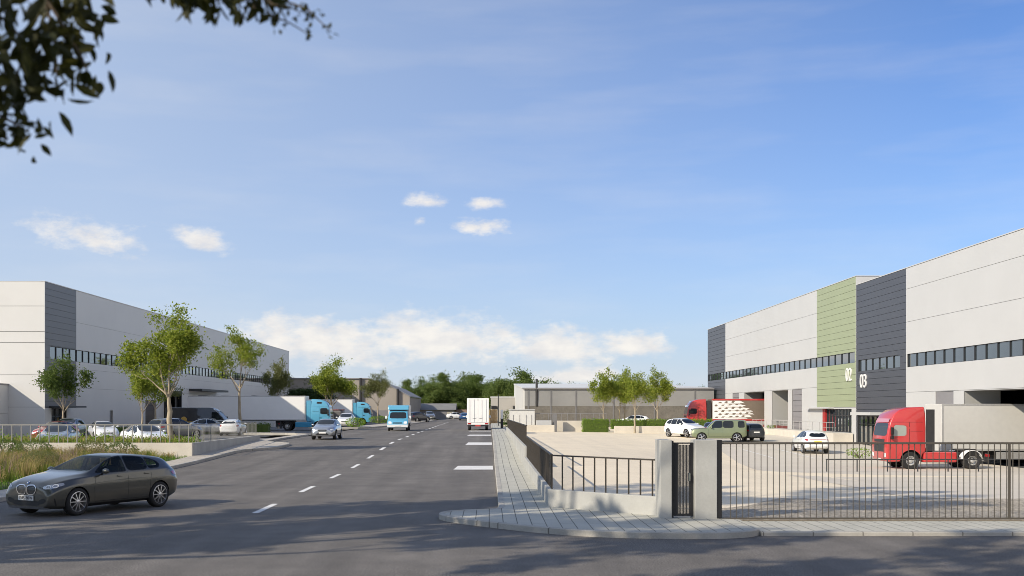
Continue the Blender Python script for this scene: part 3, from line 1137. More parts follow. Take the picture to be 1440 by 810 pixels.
def make_trailer(t, x0, length, z0, z1, mat, dark=M_CHASSIS, rear_axles=True, hw=1.275):
    """box trailer reaching back from x0"""
    x1 = x0 - length
    b = MB()
    b.box(x1, x0, -hw, hw, z0, z1)
    b.build('trailer_box', mat, t, bevel=.03, seg=2)
    r = MB()
    for s in (1, -1):
        for z in (z0 + .06, z1 - .06):
            r.box(x1 + .02, x0 - .02, s * hw - .004, s * hw + .012, z - .05, z + .05)
        r.box(x0 - .12, x0 - .03, s * hw - .004, s * hw + .014, z0 + .12, z1 - .12)
    r.build('edge_rail', M_STEEL, t)
    c = MB()
    c.box(x1 + .1, x0 - 1.4, -.5, .5, z0 - .28, z0 - .002)
    c.box(x0 - 3.0, x0 - 2.8, -1.0, -.75, .25, z0 - .01)
    c.box(x0 - 3.0, x0 - 2.8, .75, 1.0, .25, z0 - .01)
    c.build('trailer_frame', dark, t)
    for s in (1, -1):
        k = MB()
        k.box(x1 + 4.6, x0 - 3.4, s * (hw - .06) - .02, s * (hw - .06) + .02, .42, z0 - .06)
        k.build('side_guard', M_STEEL, t)
        for i in range(3):
            add_wheel(t, x1 + 1.6 + i * 1.3, s * (hw - .2), .5, .38, 'truck')
    u = MB()
    u.box(x1 - .02, x1 + .1, -1.2, 1.2, .48, .62)
    u.build('rear_bumper', dark, t)
    return t


def make_lorry(label, paint, loc, heading, length=13.6, box=M_BOX, group=None, front2=None, modern=True, top=3.98, lower=None):
    t = thing('articulated_lorry', label, 'lorry', loc, heading, group)
    make_tractor(t, paint, front2=front2, modern=modern, lower=lower)
    make_trailer(t, -2.85, length, 1.18, top, box)
    return t


def make_van(label, paint, loc, heading, box_mat=None, group=None, length=5.9, name='panel_van', text=True):
    """long high-roof panel van, nose at +X"""
    t = thing(name, label, 'van', loc, heading, group)
    a = length / 2
    prof = [(a - .02, .30), (a + .02, .62), (a - .03, .95), (a - .22, 1.12), (a - .95, 1.36), (a - 1.75, 2.28), (a - 2.05, 2.48), (a - 2.4, 2.58), (-a + .1, 2.60), (-a, 2.45), (-a, .42), (-a + .1, .32)]
    mb = taper_prism(prof, 1.0, lambda x, z: 0.0 if z < 1.2 else (z - 1.2) * .10, 1.2)
    solid = solid_of(mb, .10)
    bvh = bvh_of(solid)
    ax = [a - .95, -a + 1.15]
    body = cut_arches(solid.copy(), [(x, .34) for x in ax], .42, .25, 1.0)
    body.materials[0] = paint
    shade(body, 38)
    link('body', body, t)
    link('windscreen', patch_mesh(bvh, [rounded([(-.82, 1.42), (.82, 1.42), (.76, 2.26), (-.76, 2.26)], .1)], 0, .006, .1, 'windscreen', M_GLASS), t)
    both_sides(t, 'side_window', bvh, [rounded([(a - 1.05, 1.40), (a - 1.70, 2.12), (a - 2.25, 2.14), (a - 2.25, 1.36)], .1)], M_GLASS, .006, .1)
    both_sides(t, 'window_trim', bvh, [strip([(a - .80, 1.30), (a - 1.75, 2.24), (a - 2.05, 2.42)], .07), strip([(a - 2.3, 1.25), (a - .9, 1.28)], .09)], M_WHITEP, .012, .12)
    both_sides(t, 'door_seam', bvh, [strip([(a - 2.32, .5), (a - 2.32, 2.3)], .015), strip([(a - 1.12, .5), (a - 1.12, 1.3)], .015), strip([(a - 3.7, .5), (a - 3.7, 2.4)], .015)], M_BLACK, .003, .2)
    for s in (1, -1):
        link('headlight', patch_mesh(bvh, [rounded([(s * .58, .82), (s * .92, .86), (s * .95, 1.08), (s * .66, 1.02)], .15)], 0, .008, .08, 'headlight', M_LAMP), t)
        link('tail_light', patch_mesh(bvh, [[(s * .88, .9), (s * .97, .9), (s * .94, 1.4), (s * .86, 1.4)]], PI, .006, .1, 'tail_light', M_RED), t)
        for x in ax:
            add_wheel(t, x, s * .87, .34, .22, 'plain')
        m = MB()
        m.box(a - 1.25, a - 1.12, s * 1.13 - .09, s * 1.13 + .09, 1.38, 1.68)
        m.build('wing_mirror', M_BLACK, t, bevel=.03)
    link('grille', patch_mesh(bvh, [[(-.5, .72), (.5, .72), (.5, .95), (-.5, .95)]], 0, .008, .1, 'grille', M_BLACK), t)
    plate(t, bvh, .55, 0, M_PLATE)
    return t, bvh, a


def make_box_truck(label, cab_paint, box_mat, loc, heading, cab_w, box_w, box_z0, box_z1, length, top_paint=None, name='box_truck', bumper=None):
    """small van-nosed box truck, nose at +X, tail at -X"""
    t = thing(name, label, 'truck', loc, heading)
    a = length / 2
    hw = cab_w / 2
    prof = [(a, .34), (a + .02, .72), (a - .10, .92), (a - .55, 1.12), (a - 1.15, 1.82), (a - 1.5, 1.93), (a - 2.0, 1.93), (a - 2.0, .40), (a - .1, .30)]
    mb = taper_prism(prof, hw, lambda x, z: 0 if z < 1.05 else (z - 1.05) * .12, 1.05)
    solid = solid_of(mb, .07)
    bvh = bvh_of(solid)
    rr = .33
    body = cut_arches(solid.copy(), [(a - .72, rr)], .40, .25, hw)
    body.materials[0] = cab_paint
    shade(body, 38)
    link('cab', body, t)
    link('windscreen', patch_mesh(bvh, [rounded([(-hw * .82, 1.17), (hw * .82, 1.17), (hw * .76, 1.76), (-hw * .76, 1.76)], .1)], 0, .006, .1, 'windscreen', M_GLASS), t)
    both_sides(t, 'side_window', bvh, [rounded([(a - .80, 1.14), (a - 1.25, 1.72), (a - 1.75, 1.74), (a - 1.75, 1.14)], .1)], M_GLASS, .006, .1)
    link('grille', patch_mesh(bvh, [[(-.42, .70), (.42, .70), (.42, .80), (-.42, .80)]], 0, .008, .1, 'grille', M_BLACK), t)
    bm_ = MB()
    bm_.box(a - .12, a + .07, -hw * .99, hw * .99, .34, .60)
    bm_.build('bumper', bumper or M_WHITEP, t, bevel=.03)
    for s in (1, -1):
        link('headlight', patch_mesh(bvh, [rounded([(s * hw * .56, .68), (s * hw * .9, .68), (s * hw * .9, .90), (s * hw * .6, .88)], .15)], 0, .01, .08, 'headlight', M_LAMP), t)
        add_wheel(t, a - .72, s * (hw - .13), rr, .2, 'plain')
        add_wheel(t, -a + 1.05, s * (hw - .16), rr, .26, 'plain')
        m = MB()
        m.box(a - 1.0, a - .9, s * (hw + .17) - .09, s * (hw + .17) + .09, 1.15, 1.42)
        m.bar((a - .95, s * hw * .95, 1.2), (a - .95, s * (hw + .1), 1.25), .04, .04)
        m.build('wing_mirror', M_WHITEP, t, bevel=.03)
    plate(t, bvh, .50, 0, M_PLATE, off=.09)
    bw = box_w / 2
    b = MB()
    b.box(-a, a - 1.95, -bw, bw, box_z0, box_z1)
    b.build('cargo_box', box_mat, t, bevel=.04)
    l = taper_prism([(a - 1.94, 1.96), (a - 1.15, 1.98), (a - 1.25, box_z1 - .12), (a - 1.5, box_z1 + .0), (a - 1.94, box_z1 + .01)], bw * .99, lambda x, z: 0)
    l.build('cab_fairing', top_paint or box_mat, t, bevel=.06)
    f = MB()
    for s in (1, -1):
        f.box(-a + .05, a - 2.05, s * .4 - .05, s * .4 + .05, .5, box_z0 - .01)
    f.box(-a + .02, -a + .14, -bw * .95, bw * .95, .38, .52)
    f.build('chassis', M_CHASSIS, t)
    d = MB()
    d.box(-a - .012, -a - .002, -.008, .008, box_z0 + .1, box_z1 - .12)
    for s in (1, -1):
        for y in (.35, .75):
            d.cyl((-a - .03, s * y * bw, box_z0 + .05), (-a - .03, s * y * bw, box_z1 - .1), .012, 8)
    d.build('door_bar', M_STEEL, t)
    rb = MB()
    rb.box(-a - .06, -a + .02, -bw * .98, bw * .98, box_z0 - .24, box_z0 - .02)
    q = rb.build('rear_beam', M_BOX, t, bevel=.01)
    for s in (1, -1):
        z = MB()
        z.box(-a - .085, -a - .062, s * bw * .78 - .16, s * bw * .78 + .16, box_z0 - .20, box_z0 - .06)
        z.build('tail_light', M_RED, t, bevel=.005)
    pl = MB()
    pl.box(-a - .075, -a - .063, -.26, .26, box_z0 - .40, box_z0 - .27)
    pl.build('number_plate', pbr('plate_red', (.55, .06, .05), .4), t)
    return t, a, bw


# ------------------------------------------------------------------ vegetation
def leaf_mat(name, cols, transl=0.35):
    return pbr(name, cols[0], rough=0.55, spec=0.3, island=cols[1:], transl=transl)


M_BARK_PALE = pbr('bark_pale', (0.36, 0.30, 0.22), rough=0.9, var=0.35, vscale=5, bump=0.5, bscale=25, stretch=(1, 1, 0.3))
M_BARK = pbr('bark_brown', (0.13, 0.10, 0.075), rough=0.9, var=0.35, vscale=5, bump=0.5, bscale=25, stretch=(1, 1, 0.3))
M_LEAF = leaf_mat('leaf_fresh', [(0.12, 0.17, 0.022), (0.22, 0.28, 0.037), (0.31, 0.365, 0.05), (0.41, 0.43, 0.075)], .52)
M_LEAF2 = leaf_mat('leaf_mid', [(0.06, 0.10, 0.02), (0.105, 0.16, 0.032), (0.16, 0.215, 0.045)], .4)
M_LEAF3 = leaf_mat('leaf_dark', [(0.025, 0.05, 0.014), (0.045, 0.08, 0.02), (0.07, 0.11, 0.028)], .35)
M_LEAFO = leaf_mat('leaf_olive', [(0.13, 0.155, 0.04), (0.20, 0.21, 0.07), (0.16, 0.18, 0.08)], .42)
M_LEAFN = leaf_mat('leaf_near', [(0.03, 0.033, 0.009), (0.05, 0.052, 0.012), (0.075, 0.07, 0.016)], .3)
M_HEDGE = leaf_mat('leaf_hedge', [(0.13, 0.24, 0.02), (0.20, 0.33, 0.03), (0.28, 0.40, 0.05)], .45)


def add_leaf(mb, p, L, W, rng, up=0.5, droop=0.0, mat=0):
    """one leaf: a folded lozenge"""
    n = Vector((rng.gauss(0, 1), rng.gauss(0, 1), rng.gauss(0, 1) + up)).normalized()
    d = n.orthogonal().normalized()
    d.rotate(Matrix.Rotation(rng.uniform(0, 2 * PI), 3, n))
    if droop:
        d = (d + Vector((0, 0, -droop))).normalized()
        n = (n - d * n.dot(d)).normalized()
    s = d.cross(n)
    p = Vector(p)
    f = n * (W * 0.25)
    vs = [p, p + d * (L * .45) + s * (W / 2) + f, p + d * L, p + d * (L * .45) - s * (W / 2) + f]
    mb.add(vs, [(0, 1, 2), (0, 2, 3)], mat)


def add_leaf6(mb, p, L, W, rng, up=0.3, droop=0.0):
    """one larger leaf seen close: a pointed oval with a bent midrib"""
    n = Vector((rng.gauss(0, 1), rng.gauss(0, 1), rng.gauss(0, 1) + up)).normalized()
    d = n.orthogonal().normalized()
    d.rotate(Matrix.Rotation(rng.uniform(0, 2 * PI), 3, n))
    d = (d + Vector((0, 0, -droop))).normalized()
    n = (n - d * n.dot(d)).normalized()
    s = d.cross(n)
    p = Vector(p)
    k = [(0, 0), (.18, .30), (.45, .5), (.75, .34), (1, 0)]
    mid = [p + d * (L * t) - n * (L * .12 * t * t) for t, _ in k]
    vs = list(mid)
    for sg in (1, -1):
        vs += [mid[i] + s * (sg * W * k[i][1]) + n * (W * .16) for i in (1, 2, 3)]
    mb.add(vs, [(0, 1, 5), (1, 2, 6, 5), (2, 3, 7, 6), (3, 4, 7), (0, 8, 1), (1, 8, 9, 2), (2, 9, 10, 3), (3, 10, 4)])


class Tree:
    def __init__(self, seed, H, trunk_h, rad, crown_w, limbs=5, leaf=0.2, per_tip=26, levels=3, cluster=0.42, lean=0.0, rise=0.55, squash=0.75, crown_shape=1.0):
        rng = random.Random(seed)
        self.rng = rng
        self.w = MB()
        self.tips = []
        # trunk
        n = 6
        p = Vector((0, 0, 0))
        pts, rs = [], []
        for i in range(n + 1):
            t = i / n
            pts.append(Vector((rng.uniform(-.04, .04) * i ** .5 + lean * t, rng.uniform(-.04, .04) * i ** .5, trunk_h * t)))
            rs.append(rad * (1.25 if i == 0 else 1.0 - 0.3 * t))
        pts[0] = Vector((0, 0, -.15))
        self.w.tube(pts, rs, 10)
        top = pts[-1]
        ch = H - trunk_h
        # leader and limbs
        starts = [(top, Vector((rng.uniform(-.12, .12), rng.uniform(-.12, .12), 1)), ch * .62, rad * .6)]
        a0 = rng.uniform(0, 6.28)
        for k in range(limbs):
            a = a0 + 2 * PI * k / limbs + rng.uniform(-.35, .35)
            el = rng.uniform(rise - .2, rise + .35)
            d = Vector((math.cos(a), math.sin(a), 0)) * math.cos(el) + Vector((0, 0, math.sin(el)))
            z = trunk_h * rng.uniform(.86, 1.0)
            starts.append((Vector((top.x * z / trunk_h, top.y * z / trunk_h, z)), d, ch * rng.uniform(.45, .65), rad * rng.uniform(.38, .52)))
        for s in starts:
            self.branch(*s, level=levels)
        # fit the tips to the wanted crown
        zs = [t.z for t in self.tips]
        zmax = max(zs)
        rr = sorted(math.hypot(t.x - lean, t.y) for t in self.tips)
        r95 = rr[int(len(rr) * .93)]
        sx = (crown_w / 2 - cluster * .6) / max(r95, .1)
        sz = (H - cluster * .5 - trunk_h) / max(zmax - trunk_h, .1)

        def fit(v):
            k = sstep(trunk_h * .6, trunk_h * 1.15, v[2])
            f = lerp(1, sx, k)
            z = v[2] if v[2] < trunk_h else trunk_h + (v[2] - trunk_h) * sz
            return ((v[0] - lean) * f + lean, v[1] * f, z)
        self.w.v = [fit(v) for v in self.w.v]
        self.tips = [Vector(fit(t)) for t in self.tips]
        self.l = MB()
        for t in self.tips:
            m = int(per_tip * rng.uniform(.5, 1.4))
            cs = cluster * rng.uniform(.65, 1.2)
            for _ in range(m):
                o = Vector((rng.gauss(0, .5) * cs, rng.gauss(0, .5) * cs, rng.gauss(0, .5) * cs * squash))
                L = leaf * rng.uniform(.6, 1.25)
                add_leaf(self.l, t + o, L, L * .55, rng, up=.7)

    def branch(self, p, d, length, r, level):
        rng = self.rng
        n = 5
        pts, rs = [p.copy()], [r]
        d = d.normalized()
        q = p.copy()
        for i in range(n):
            d = (d + Vector((rng.gauss(0, .13), rng.gauss(0, .13), rng.gauss(.05, .10)))).normalized()
            q = q + d * (length / n)
            pts.append(q.copy())
            rs.append(max(.006, r * (1 - .8 * (i + 1) / n)))
        self.w.tube(pts, rs, 6 if level > 1 else 4)
        if level <= 1:
            self.tips.append(pts[-1])
            self.tips.append(pts[-2] + Vector((rng.gauss(0, .1), rng.gauss(0, .1), .05)))
            self.tips.append(pts[-3] + Vector((rng.gauss(0, .1), rng.gauss(0, .1), .08)))
            return
        k = rng.randint(3, 5) if level > 2 else rng.randint(3, 4)
        for j in range(k):
            i = rng.randint(2, n) if j else n
            ax = Vector((rng.gauss(0, 1), rng.gauss(0, 1), rng.gauss(0, .6))).normalized()
            nd = d.copy()
            nd.rotate(Matrix.Rotation(rng.uniform(.35, .95) * rng.choice((-1, 1)), 3, ax))
            nd.z += .12
            self.branch(pts[i], nd, length * rng.uniform(.45, .68), max(.008, rs[i] * .75 if i < n else r * .32), level - 1)


_TREES = {}


def tree_meshes(key, **kw):
    if key not in _TREES:
        bark, leafm = kw.pop('bark', M_BARK_PALE), kw.pop('leafm', M_LEAF)
        T = Tree(**kw)
        wm = T.w.mesh('trunk', bark)
        shade(wm, 70)
        lm = T.l.mesh('crown', leafm)
        _TREES[key] = (wm, lm)
    return _TREES[key]


def place_tree(key, label, loc, rz=0.0, scale=(1, 1, 1), group=None, name='tree', cat='tree', leafm=None):
    wm, lm = _TREES[key]
    t = thing(name, label, cat, loc, rz, group)
    t.scale = scale
    link('trunk', wm, t)
    if leafm is not None:
        k2 = (key, leafm.name)
        if k2 not in _SW:
            d = lm.copy()
            d.materials[0] = leafm
            _SW[k2] = d
        lm = _SW[k2]
    link('crown', lm, t)
    return t


def hedge(name, label, x0, x1, y0, y1, z0, z1, seed=1, group=None, leaf=.09, dens=60, mat=None, rag=.07):
    rng = random.Random(seed)
    core = MB()
    e = .10
    core.box(x0 + e, x1 - e, y0 + e, y1 - e, z0, z1 - e, 1)
    A = [((x1 - x0) * (y1 - y0), 'top'), ((x1 - x0) * (z1 - z0), 'front'), ((x1 - x0) * (z1 - z0), 'back'), ((y1 - y0) * (z1 - z0), 'l'), ((y1 - y0) * (z1 - z0), 'r')]
    for a, s in A:
        for _ in range(int(a * dens)):
            x, y, z = rng.uniform(x0, x1), rng.uniform(y0, y1), rng.uniform(z0, z1)
            g = abs(rng.gauss(0, rag))
            if s == 'top':
                z = z1 - g + rng.uniform(0, .04)
            elif s == 'front':
                y = y0 + g
            elif s == 'back':
                y = y1 - g
            elif s == 'l':
                x = x0 + g
            else:
                x = x1 - g
            add_leaf(core, (x, y, z), leaf * rng.uniform(.7, 1.4), leaf * .6, rng, up=.3)
    o = core.build(name, [mat or M_HEDGE, mat or M_LEAF2], fix=False)
    return tag(o, label, 'hedge', group)


def bush(label, loc, r, h, seed, mat=None, n=500, leaf=.12, group=None, name='bush', cat='bush'):
    rng = random.Random(seed)
    t = thing(name, label, cat, loc, 0, group)
    st, cr = MB(), MB()
    for k in range(7):
        a = rng.uniform(0, 6.28)
        e = Vector((math.cos(a) * r * .6, math.sin(a) * r * .6, h * rng.uniform(.5, .85)))
        st.tube([(0, 0, -.05), e * .5 + Vector((0, 0, .05)), e], [.025, .018, .008], 5)
    for _ in range(n):
        v = Vector((rng.gauss(0, 1), rng.gauss(0, 1), rng.gauss(0, 1))).normalized() * rng.uniform(.55, 1.0) ** .5
        add_leaf(cr, (v.x * r, v.y * r, h * .5 + v.z * h * .48), leaf * rng.uniform(.7, 1.3), leaf * .5, rng, up=.5)
    st.build('stem', M_BARK, t, fix=False)
    cr.build('foliage', mat or M_LEAF, t, fix=False)
    return t


def blades(mb, n, region, hmin, hmax, width, rng, bend=.35, zf=None, clump=None, mat=0):
    """curved grass blades over a region given by a sampler"""
    k = 0
    while k < n:
        x, y = region(rng)
        if clump and noise.noise(Vector((x * .55, y * .55, clump))) < rng.uniform(-.55, .25):
            k += 1
            continue
        z = zf(x, y)
        h = rng.uniform(hmin, hmax)
        a = rng.uniform(0, 2 * PI)
        b = Vector((math.cos(a), math.sin(a), 0)) * h * bend * rng.uniform(.3, 1.3)
        s = Vector((-math.sin(a), math.cos(a), 0)) * width * rng.uniform(.6, 1.3)
        if rng.random() < .5:
            s = Vector((s.y, -s.x, 0)) * .8
        p0 = Vector((x, y, z))
        p1 = p0 + b * .3 + Vector((0, 0, h * .6))
        p2 = p0 + b + Vector((0, 0, h * .95))
        mb.add([p0 - s, p0 + s, p1 + s * .8, p1 - s * .8, p2], [(0, 1, 2, 3), (3, 2, 4)], mat)
        k += 1


# ------------------------------------------------------------------ cladding and windows
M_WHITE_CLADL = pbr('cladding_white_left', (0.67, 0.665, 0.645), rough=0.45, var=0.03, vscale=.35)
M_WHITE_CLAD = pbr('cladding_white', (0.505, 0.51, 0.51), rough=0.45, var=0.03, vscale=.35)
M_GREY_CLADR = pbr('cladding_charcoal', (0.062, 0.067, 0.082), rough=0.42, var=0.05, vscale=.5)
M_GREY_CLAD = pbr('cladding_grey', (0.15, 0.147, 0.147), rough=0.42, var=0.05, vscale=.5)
M_GREY2_CLAD = pbr('cladding_mid_grey', (0.22, 0.215, 0.225), rough=0.5, var=0.06, vscale=.6)
M_GREEN_CLAD = pbr('cladding_green', (0.30, 0.343, 0.212), rough=0.45, var=0.04, vscale=.5)
M_JOINT = pbr('panel_joint', (0.10, 0.10, 0.10), rough=0.8)
M_JOINTD = pbr('panel_joint_dark', (0.02, 0.02, 0.022), rough=0.8)
M_JOINTW = pbr('panel_joint_white', (0.36, 0.36, 0.35), rough=0.7)
M_FRAME = pbr('window_frame_dark', (0.03, 0.032, 0.036), rough=0.4)
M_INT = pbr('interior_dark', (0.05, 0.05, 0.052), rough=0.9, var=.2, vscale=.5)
M_ROOF = pbr('roof_sheet', (0.5, 0.5, 0.5), rough=.5, var=.08, vscale=.2)
M_NUMBER = pbr('number_white', (0.72, 0.72, 0.71), rough=.4)
M_NUMBERD = pbr('number_side', (0.80, 0.80, 0.80), rough=.4)


def sub_rects(y0, y1, z0, z1, openings):
    """the rectangle minus the openings, as rectangles"""
    zs = sorted({z0, z1, *[min(max(z, z0), z1) for o in openings for z in o[2:4] if o[1] > y0 and o[0] < y1]})
    out = []
    for a, b in zip(zs, zs[1:]):
        if b - a < 1e-4:
            continue
        zc = (a + b) / 2
        cuts = sorted([(max(o[0], y0), min(o[1], y1)) for o in openings if o[2] < zc < o[3] and o[1] > y0 and o[0] < y1])
        y = y0
        for c0, c1 in cuts:
            if c0 > y + 1e-4:
                out.append((y, c0, a, b))
            y = max(y, c1)
        if y1 > y + 1e-4:
            out.append((y, y1, a, b))
    return out


def facade_part(name, parent, X, s, y0, y1, rows, openings, mat, jmat, gap=.025, thick=.06, reveal=.30):
    """vertical wall in the plane x = X facing s (+1/-1): cladding rows with recessed joints, openings with reveals"""
    m = MB()
    for a, b in zip(rows, rows[1:]):
        for r in sub_rects(y0, y1, a + gap / 2, b - gap / 2, openings):
            xa, xb = X, X - s * thick
            m.box(min(xa, xb), max(xa, xb), r[0], r[1], r[2], r[3], 0)
    for r in sub_rects(y0, y1, rows[0], rows[-1], openings):
        xa, xb = X - s * (thick - .02), X - s * reveal
        m.box(min(xa, xb), max(xa, xb), r[0], r[1], r[2] + .003, r[3] - .003, 1)
    return m.build(name, [mat, jmat], parent)


def ribbon(parent, X, s, y0, y1, z0, z1, step, label=None, glass=None, every=None):
    n = max(1, round((y1 - y0) / step))
    w = (y1 - y0) / n
    g, f = MB(), MB()
    xa, xb = X - s * .14, X - s * .17
    g.box(min(xa, xb), max(xa, xb), .03, w - .03, .03, z1 - z0 - .03)
    xa, xb = X - s * .07, X - s * .20
    for q in ((0, .03, 0, z1 - z0), (w - .03, w, 0, z1 - z0), (.03, w - .03, 0, .03), (.03, w - .03, z1 - z0 - .03, z1 - z0)):
        f.box(min(xa, xb), max(xa, xb), q[0] * 1.6 if q[0] == .03 and False else q[0], q[1], q[2], q[3])
    gm, fm = g.mesh('window', glass or M_BGLASS), f.mesh('frame', M_FRAME)
    rng = random.Random(int(abs(X) * 10 + y0))
    for k in range(n):
        o = link('window', gm, parent, loc=(0, y0 + k * w, z0))
        o.rotation_euler = (0, R(rng.uniform(-.35, .35)), R(rng.uniform(-.25, .25))) if False else (0, 0, 0)
        link('frame', fm, o)
    back = MB()
    return n


def glazed_door(parent, X, s, y0, y1, z0, z1, n, name='glazed_entrance', depth=.16):
    """curtain wall entrance: glass part with a mullion frame and a handle"""
    g = MB()
    xa, xb = X - s * depth, X - s * (depth + .03)
    g.box(min(xa, xb), max(xa, xb), y0, y1, z0, z1)
    o = g.build(name, M_BGLASS, parent)
    f = MB()
    xa, xb = X - s * (depth - .09), X - s * (depth + .06)
    for k in range(n + 1):
        y = lerp(y0, y1, k / n)
        f.box(min(xa, xb), max(xa, xb), max(y0, y - .05), min(y1, y + .05), z0, z1)
    for z in (z0 + .04, lerp(z0, z1, .72), z1 - .04):
        xa2, xb2 = X - s * (depth - .07), X - s * (depth + .05)
        f.box(min(xa2, xb2), max(xa2, xb2), y0 + .06, y1 - .06, z - .035, z + .035)
    f.build('frame', M_FRAME, o)
    return o


def levels(a, b, step):
    n = max(1, round((b - a) / step))
    return [lerp(a, b, i / n) for i in range(n + 1)]


# ================================================================== THE SCENE
random.seed(7)
# ------------------------------------------------------------------ camera, sun, sky
cam_d = bpy.data.cameras.new('camera')
cam = bpy.data.objects.new('camera', cam_d)
COL.objects.link(cam)
cam.location = (0, 0, EYE)
cam.rotation_euler = (R(90), 0, 0)
cam_d.sensor_width = 36
cam_d.lens = 36 * FX / 1440
cam_d.shift_x = (720 - CX) / 1440
cam_d.shift_y = (CY - 405) / 1440
cam_d.clip_end = 9000
cam_d.dof.use_dof = True
cam_d.dof.focus_distance = 58
cam_d.dof.aperture_fstop = 1.8
scn.camera = cam

LIGHT = Vector((1.0, 0.75, -0.72)).normalized()
TO_SUN = -LIGHT
sun_d = bpy.data.lights.new('sun', 'SUN')
sun_d.energy = 5.0
sun_d.angle = R(0.5)
sun_d.color = (1.0, 0.885, 0.71)
sun = bpy.data.objects.new('sun', sun_d)
COL.objects.link(sun)
sun.rotation_euler = LIGHT.to_track_quat('-Z', 'Y').to_euler()
ELEV = math.asin(TO_SUN.z)
AZ = math.atan2(TO_SUN.x, TO_SUN.y)

SKY_TINT = (0.60, 0.81, 1.19)
world = bpy.data.worlds.new('World')
scn.world = world
world.use_nodes = True
wt = world.node_tree
WN, WL = wt.nodes, wt.links
bg = WN['Background']
bg.inputs['Strength'].default_value = 0.12
sky = WN.new('ShaderNodeTexSky')
sky.sky_type = 'NISHITA'
sky.sun_disc = False
sky.sun_elevation = ELEV
sky.sun_rotation = AZ
sky.air_density = 1.0
sky.dust_density = 0.7
sky.ozone_density = 2.0
sky.altitude = 60


def wmath(op, a, b=None, c=None, clamp=False):
    n = WN.new('ShaderNodeMath')
    n.operation = op
    n.use_clamp = clamp
    for i, v in enumerate((a, b, c)):
        if v is None:
            continue
        if isinstance(v, (int, float)):
            n.inputs[i].default_value = v
        else:
            WL.new(v, n.inputs[i])
    return n.outputs[0]


# clouds stand in the sky by compass direction (azimuth) and height (elevation), in radians
wtc = WN.new('ShaderNodeTexCoord')
sep = WN.new('ShaderNodeSeparateXYZ')
WL.new(wtc.outputs['Generated'], sep.inputs[0])
w_az = wmath('ARCTAN2', sep.outputs['X'], sep.outputs['Y'])
w_el = wmath('ARCSINE', sep.outputs['Z'])
comb = WN.new('ShaderNodeCombineXYZ')
WL.new(w_az, comb.inputs[0])
WL.new(wmath('MULTIPLY', w_el, 1.9), comb.inputs[1])


def wnoise(scale, detail, rough, off=0.0):
    n = WN.new('ShaderNodeTexNoise')
    n.inputs['Scale'].default_value = scale
    n.inputs['Detail'].default_value = detail
    n.inputs['Roughness'].default_value = rough
    mp = WN.new('ShaderNodeMapping')
    mp.inputs['Location'].default_value = (off, off * .7, 0)
    WL.new(comb.outputs[0], mp.inputs['Vector'])
    WL.new(mp.outputs[0], n.inputs['Vector'])
    return n.outputs['Fac']


def azel(px, py):
    return math.atan((px - CX) / FX), math.atan((CY - py) / math.hypot(FX, px - CX))


def cloud_blob(px, py, rx, ry, tilt=0.0, flat=1.0):
    """soft mask: 1 in the middle of an ellipse, 0 at its edge, negative outside"""
    a0, e0 = azel(px, py)
    da = wmath('SUBTRACT', w_az, a0)
    de = wmath('SUBTRACT', w_el, e0)
    c, s = math.cos(tilt), math.sin(tilt)
    u = wmath('ADD', wmath('MULTIPLY', da, c), wmath('MULTIPLY', de, s))
    v = wmath('SUBTRACT', wmath('MULTIPLY', de, c), wmath('MULTIPLY', da, s))
    u = wmath('DIVIDE', u, rx / FX)
    v = wmath('DIVIDE', v, ry / FX)
    if flat != 1.0:
        vn = wmath('MULTIPLY', wmath('MINIMUM', v, 0.0), flat)
        v = wmath('ADD', wmath('MAXIMUM', v, 0.0), vn)
    d = wmath('SQRT', wmath('ADD', wmath('MULTIPLY', u, u), wmath('MULTIPLY', v, v)))
    return wmath('SUBTRACT', 1.0, d)


N_PUFFS = 6
blobs = [(140, 338, 112, 36, -.20, 1.2), (280, 337, 62, 24, -.24, 1.2), (600, 284, 50, 17, 0, 1.3), (676, 287, 44, 14, 0, 1.3), (590, 311, 18, 12, 0, 1.2),
         (682, 320, 56, 20, -.06, 1.3), (445, 478, 190, 50, 0, .9), (610, 480, 240, 56, -.02, 1.2), (780, 490, 150, 42, -.03, 1.2), (885, 486, 95, 34, 0, 1.3), (800, 530, 120, 22, .05, 1.2),
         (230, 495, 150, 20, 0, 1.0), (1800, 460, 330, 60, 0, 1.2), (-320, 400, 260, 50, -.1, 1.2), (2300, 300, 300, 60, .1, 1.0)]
mask = None
for b in blobs:
    m_ = cloud_blob(*b)
    if blobs.index(b) < N_PUFFS:
        m_ = wmath('MULTIPLY', m_, .78)
    mask = m_ if mask is None else wmath('MAXIMUM', mask, m_)
nA = wnoise(22, 9, .62)
nB = wnoise(60, 8, .60, 3.1)
dens = wmath('ADD', wmath('MULTIPLY', mask, 1.2), wmath('ADD', wmath('MULTIPLY', wmath('SUBTRACT', nA, .5), 1.9), wmath('MULTIPLY', wmath('SUBTRACT', nB, .5), 0.9)))
mr = WN.new('ShaderNodeMapRange')
mr.interpolation_type = 'SMOOTHSTEP'
mr.inputs['From Min'].default_value = 0.18
mr.inputs['From Max'].default_value = 1.0
mr.inputs['To Max'].default_value = 0.84
WL.new(dens, mr.inputs['Value'])
cov = wmath('MULTIPLY', mr.outputs[0], wmath('GREATER_THAN', mask, -.35))
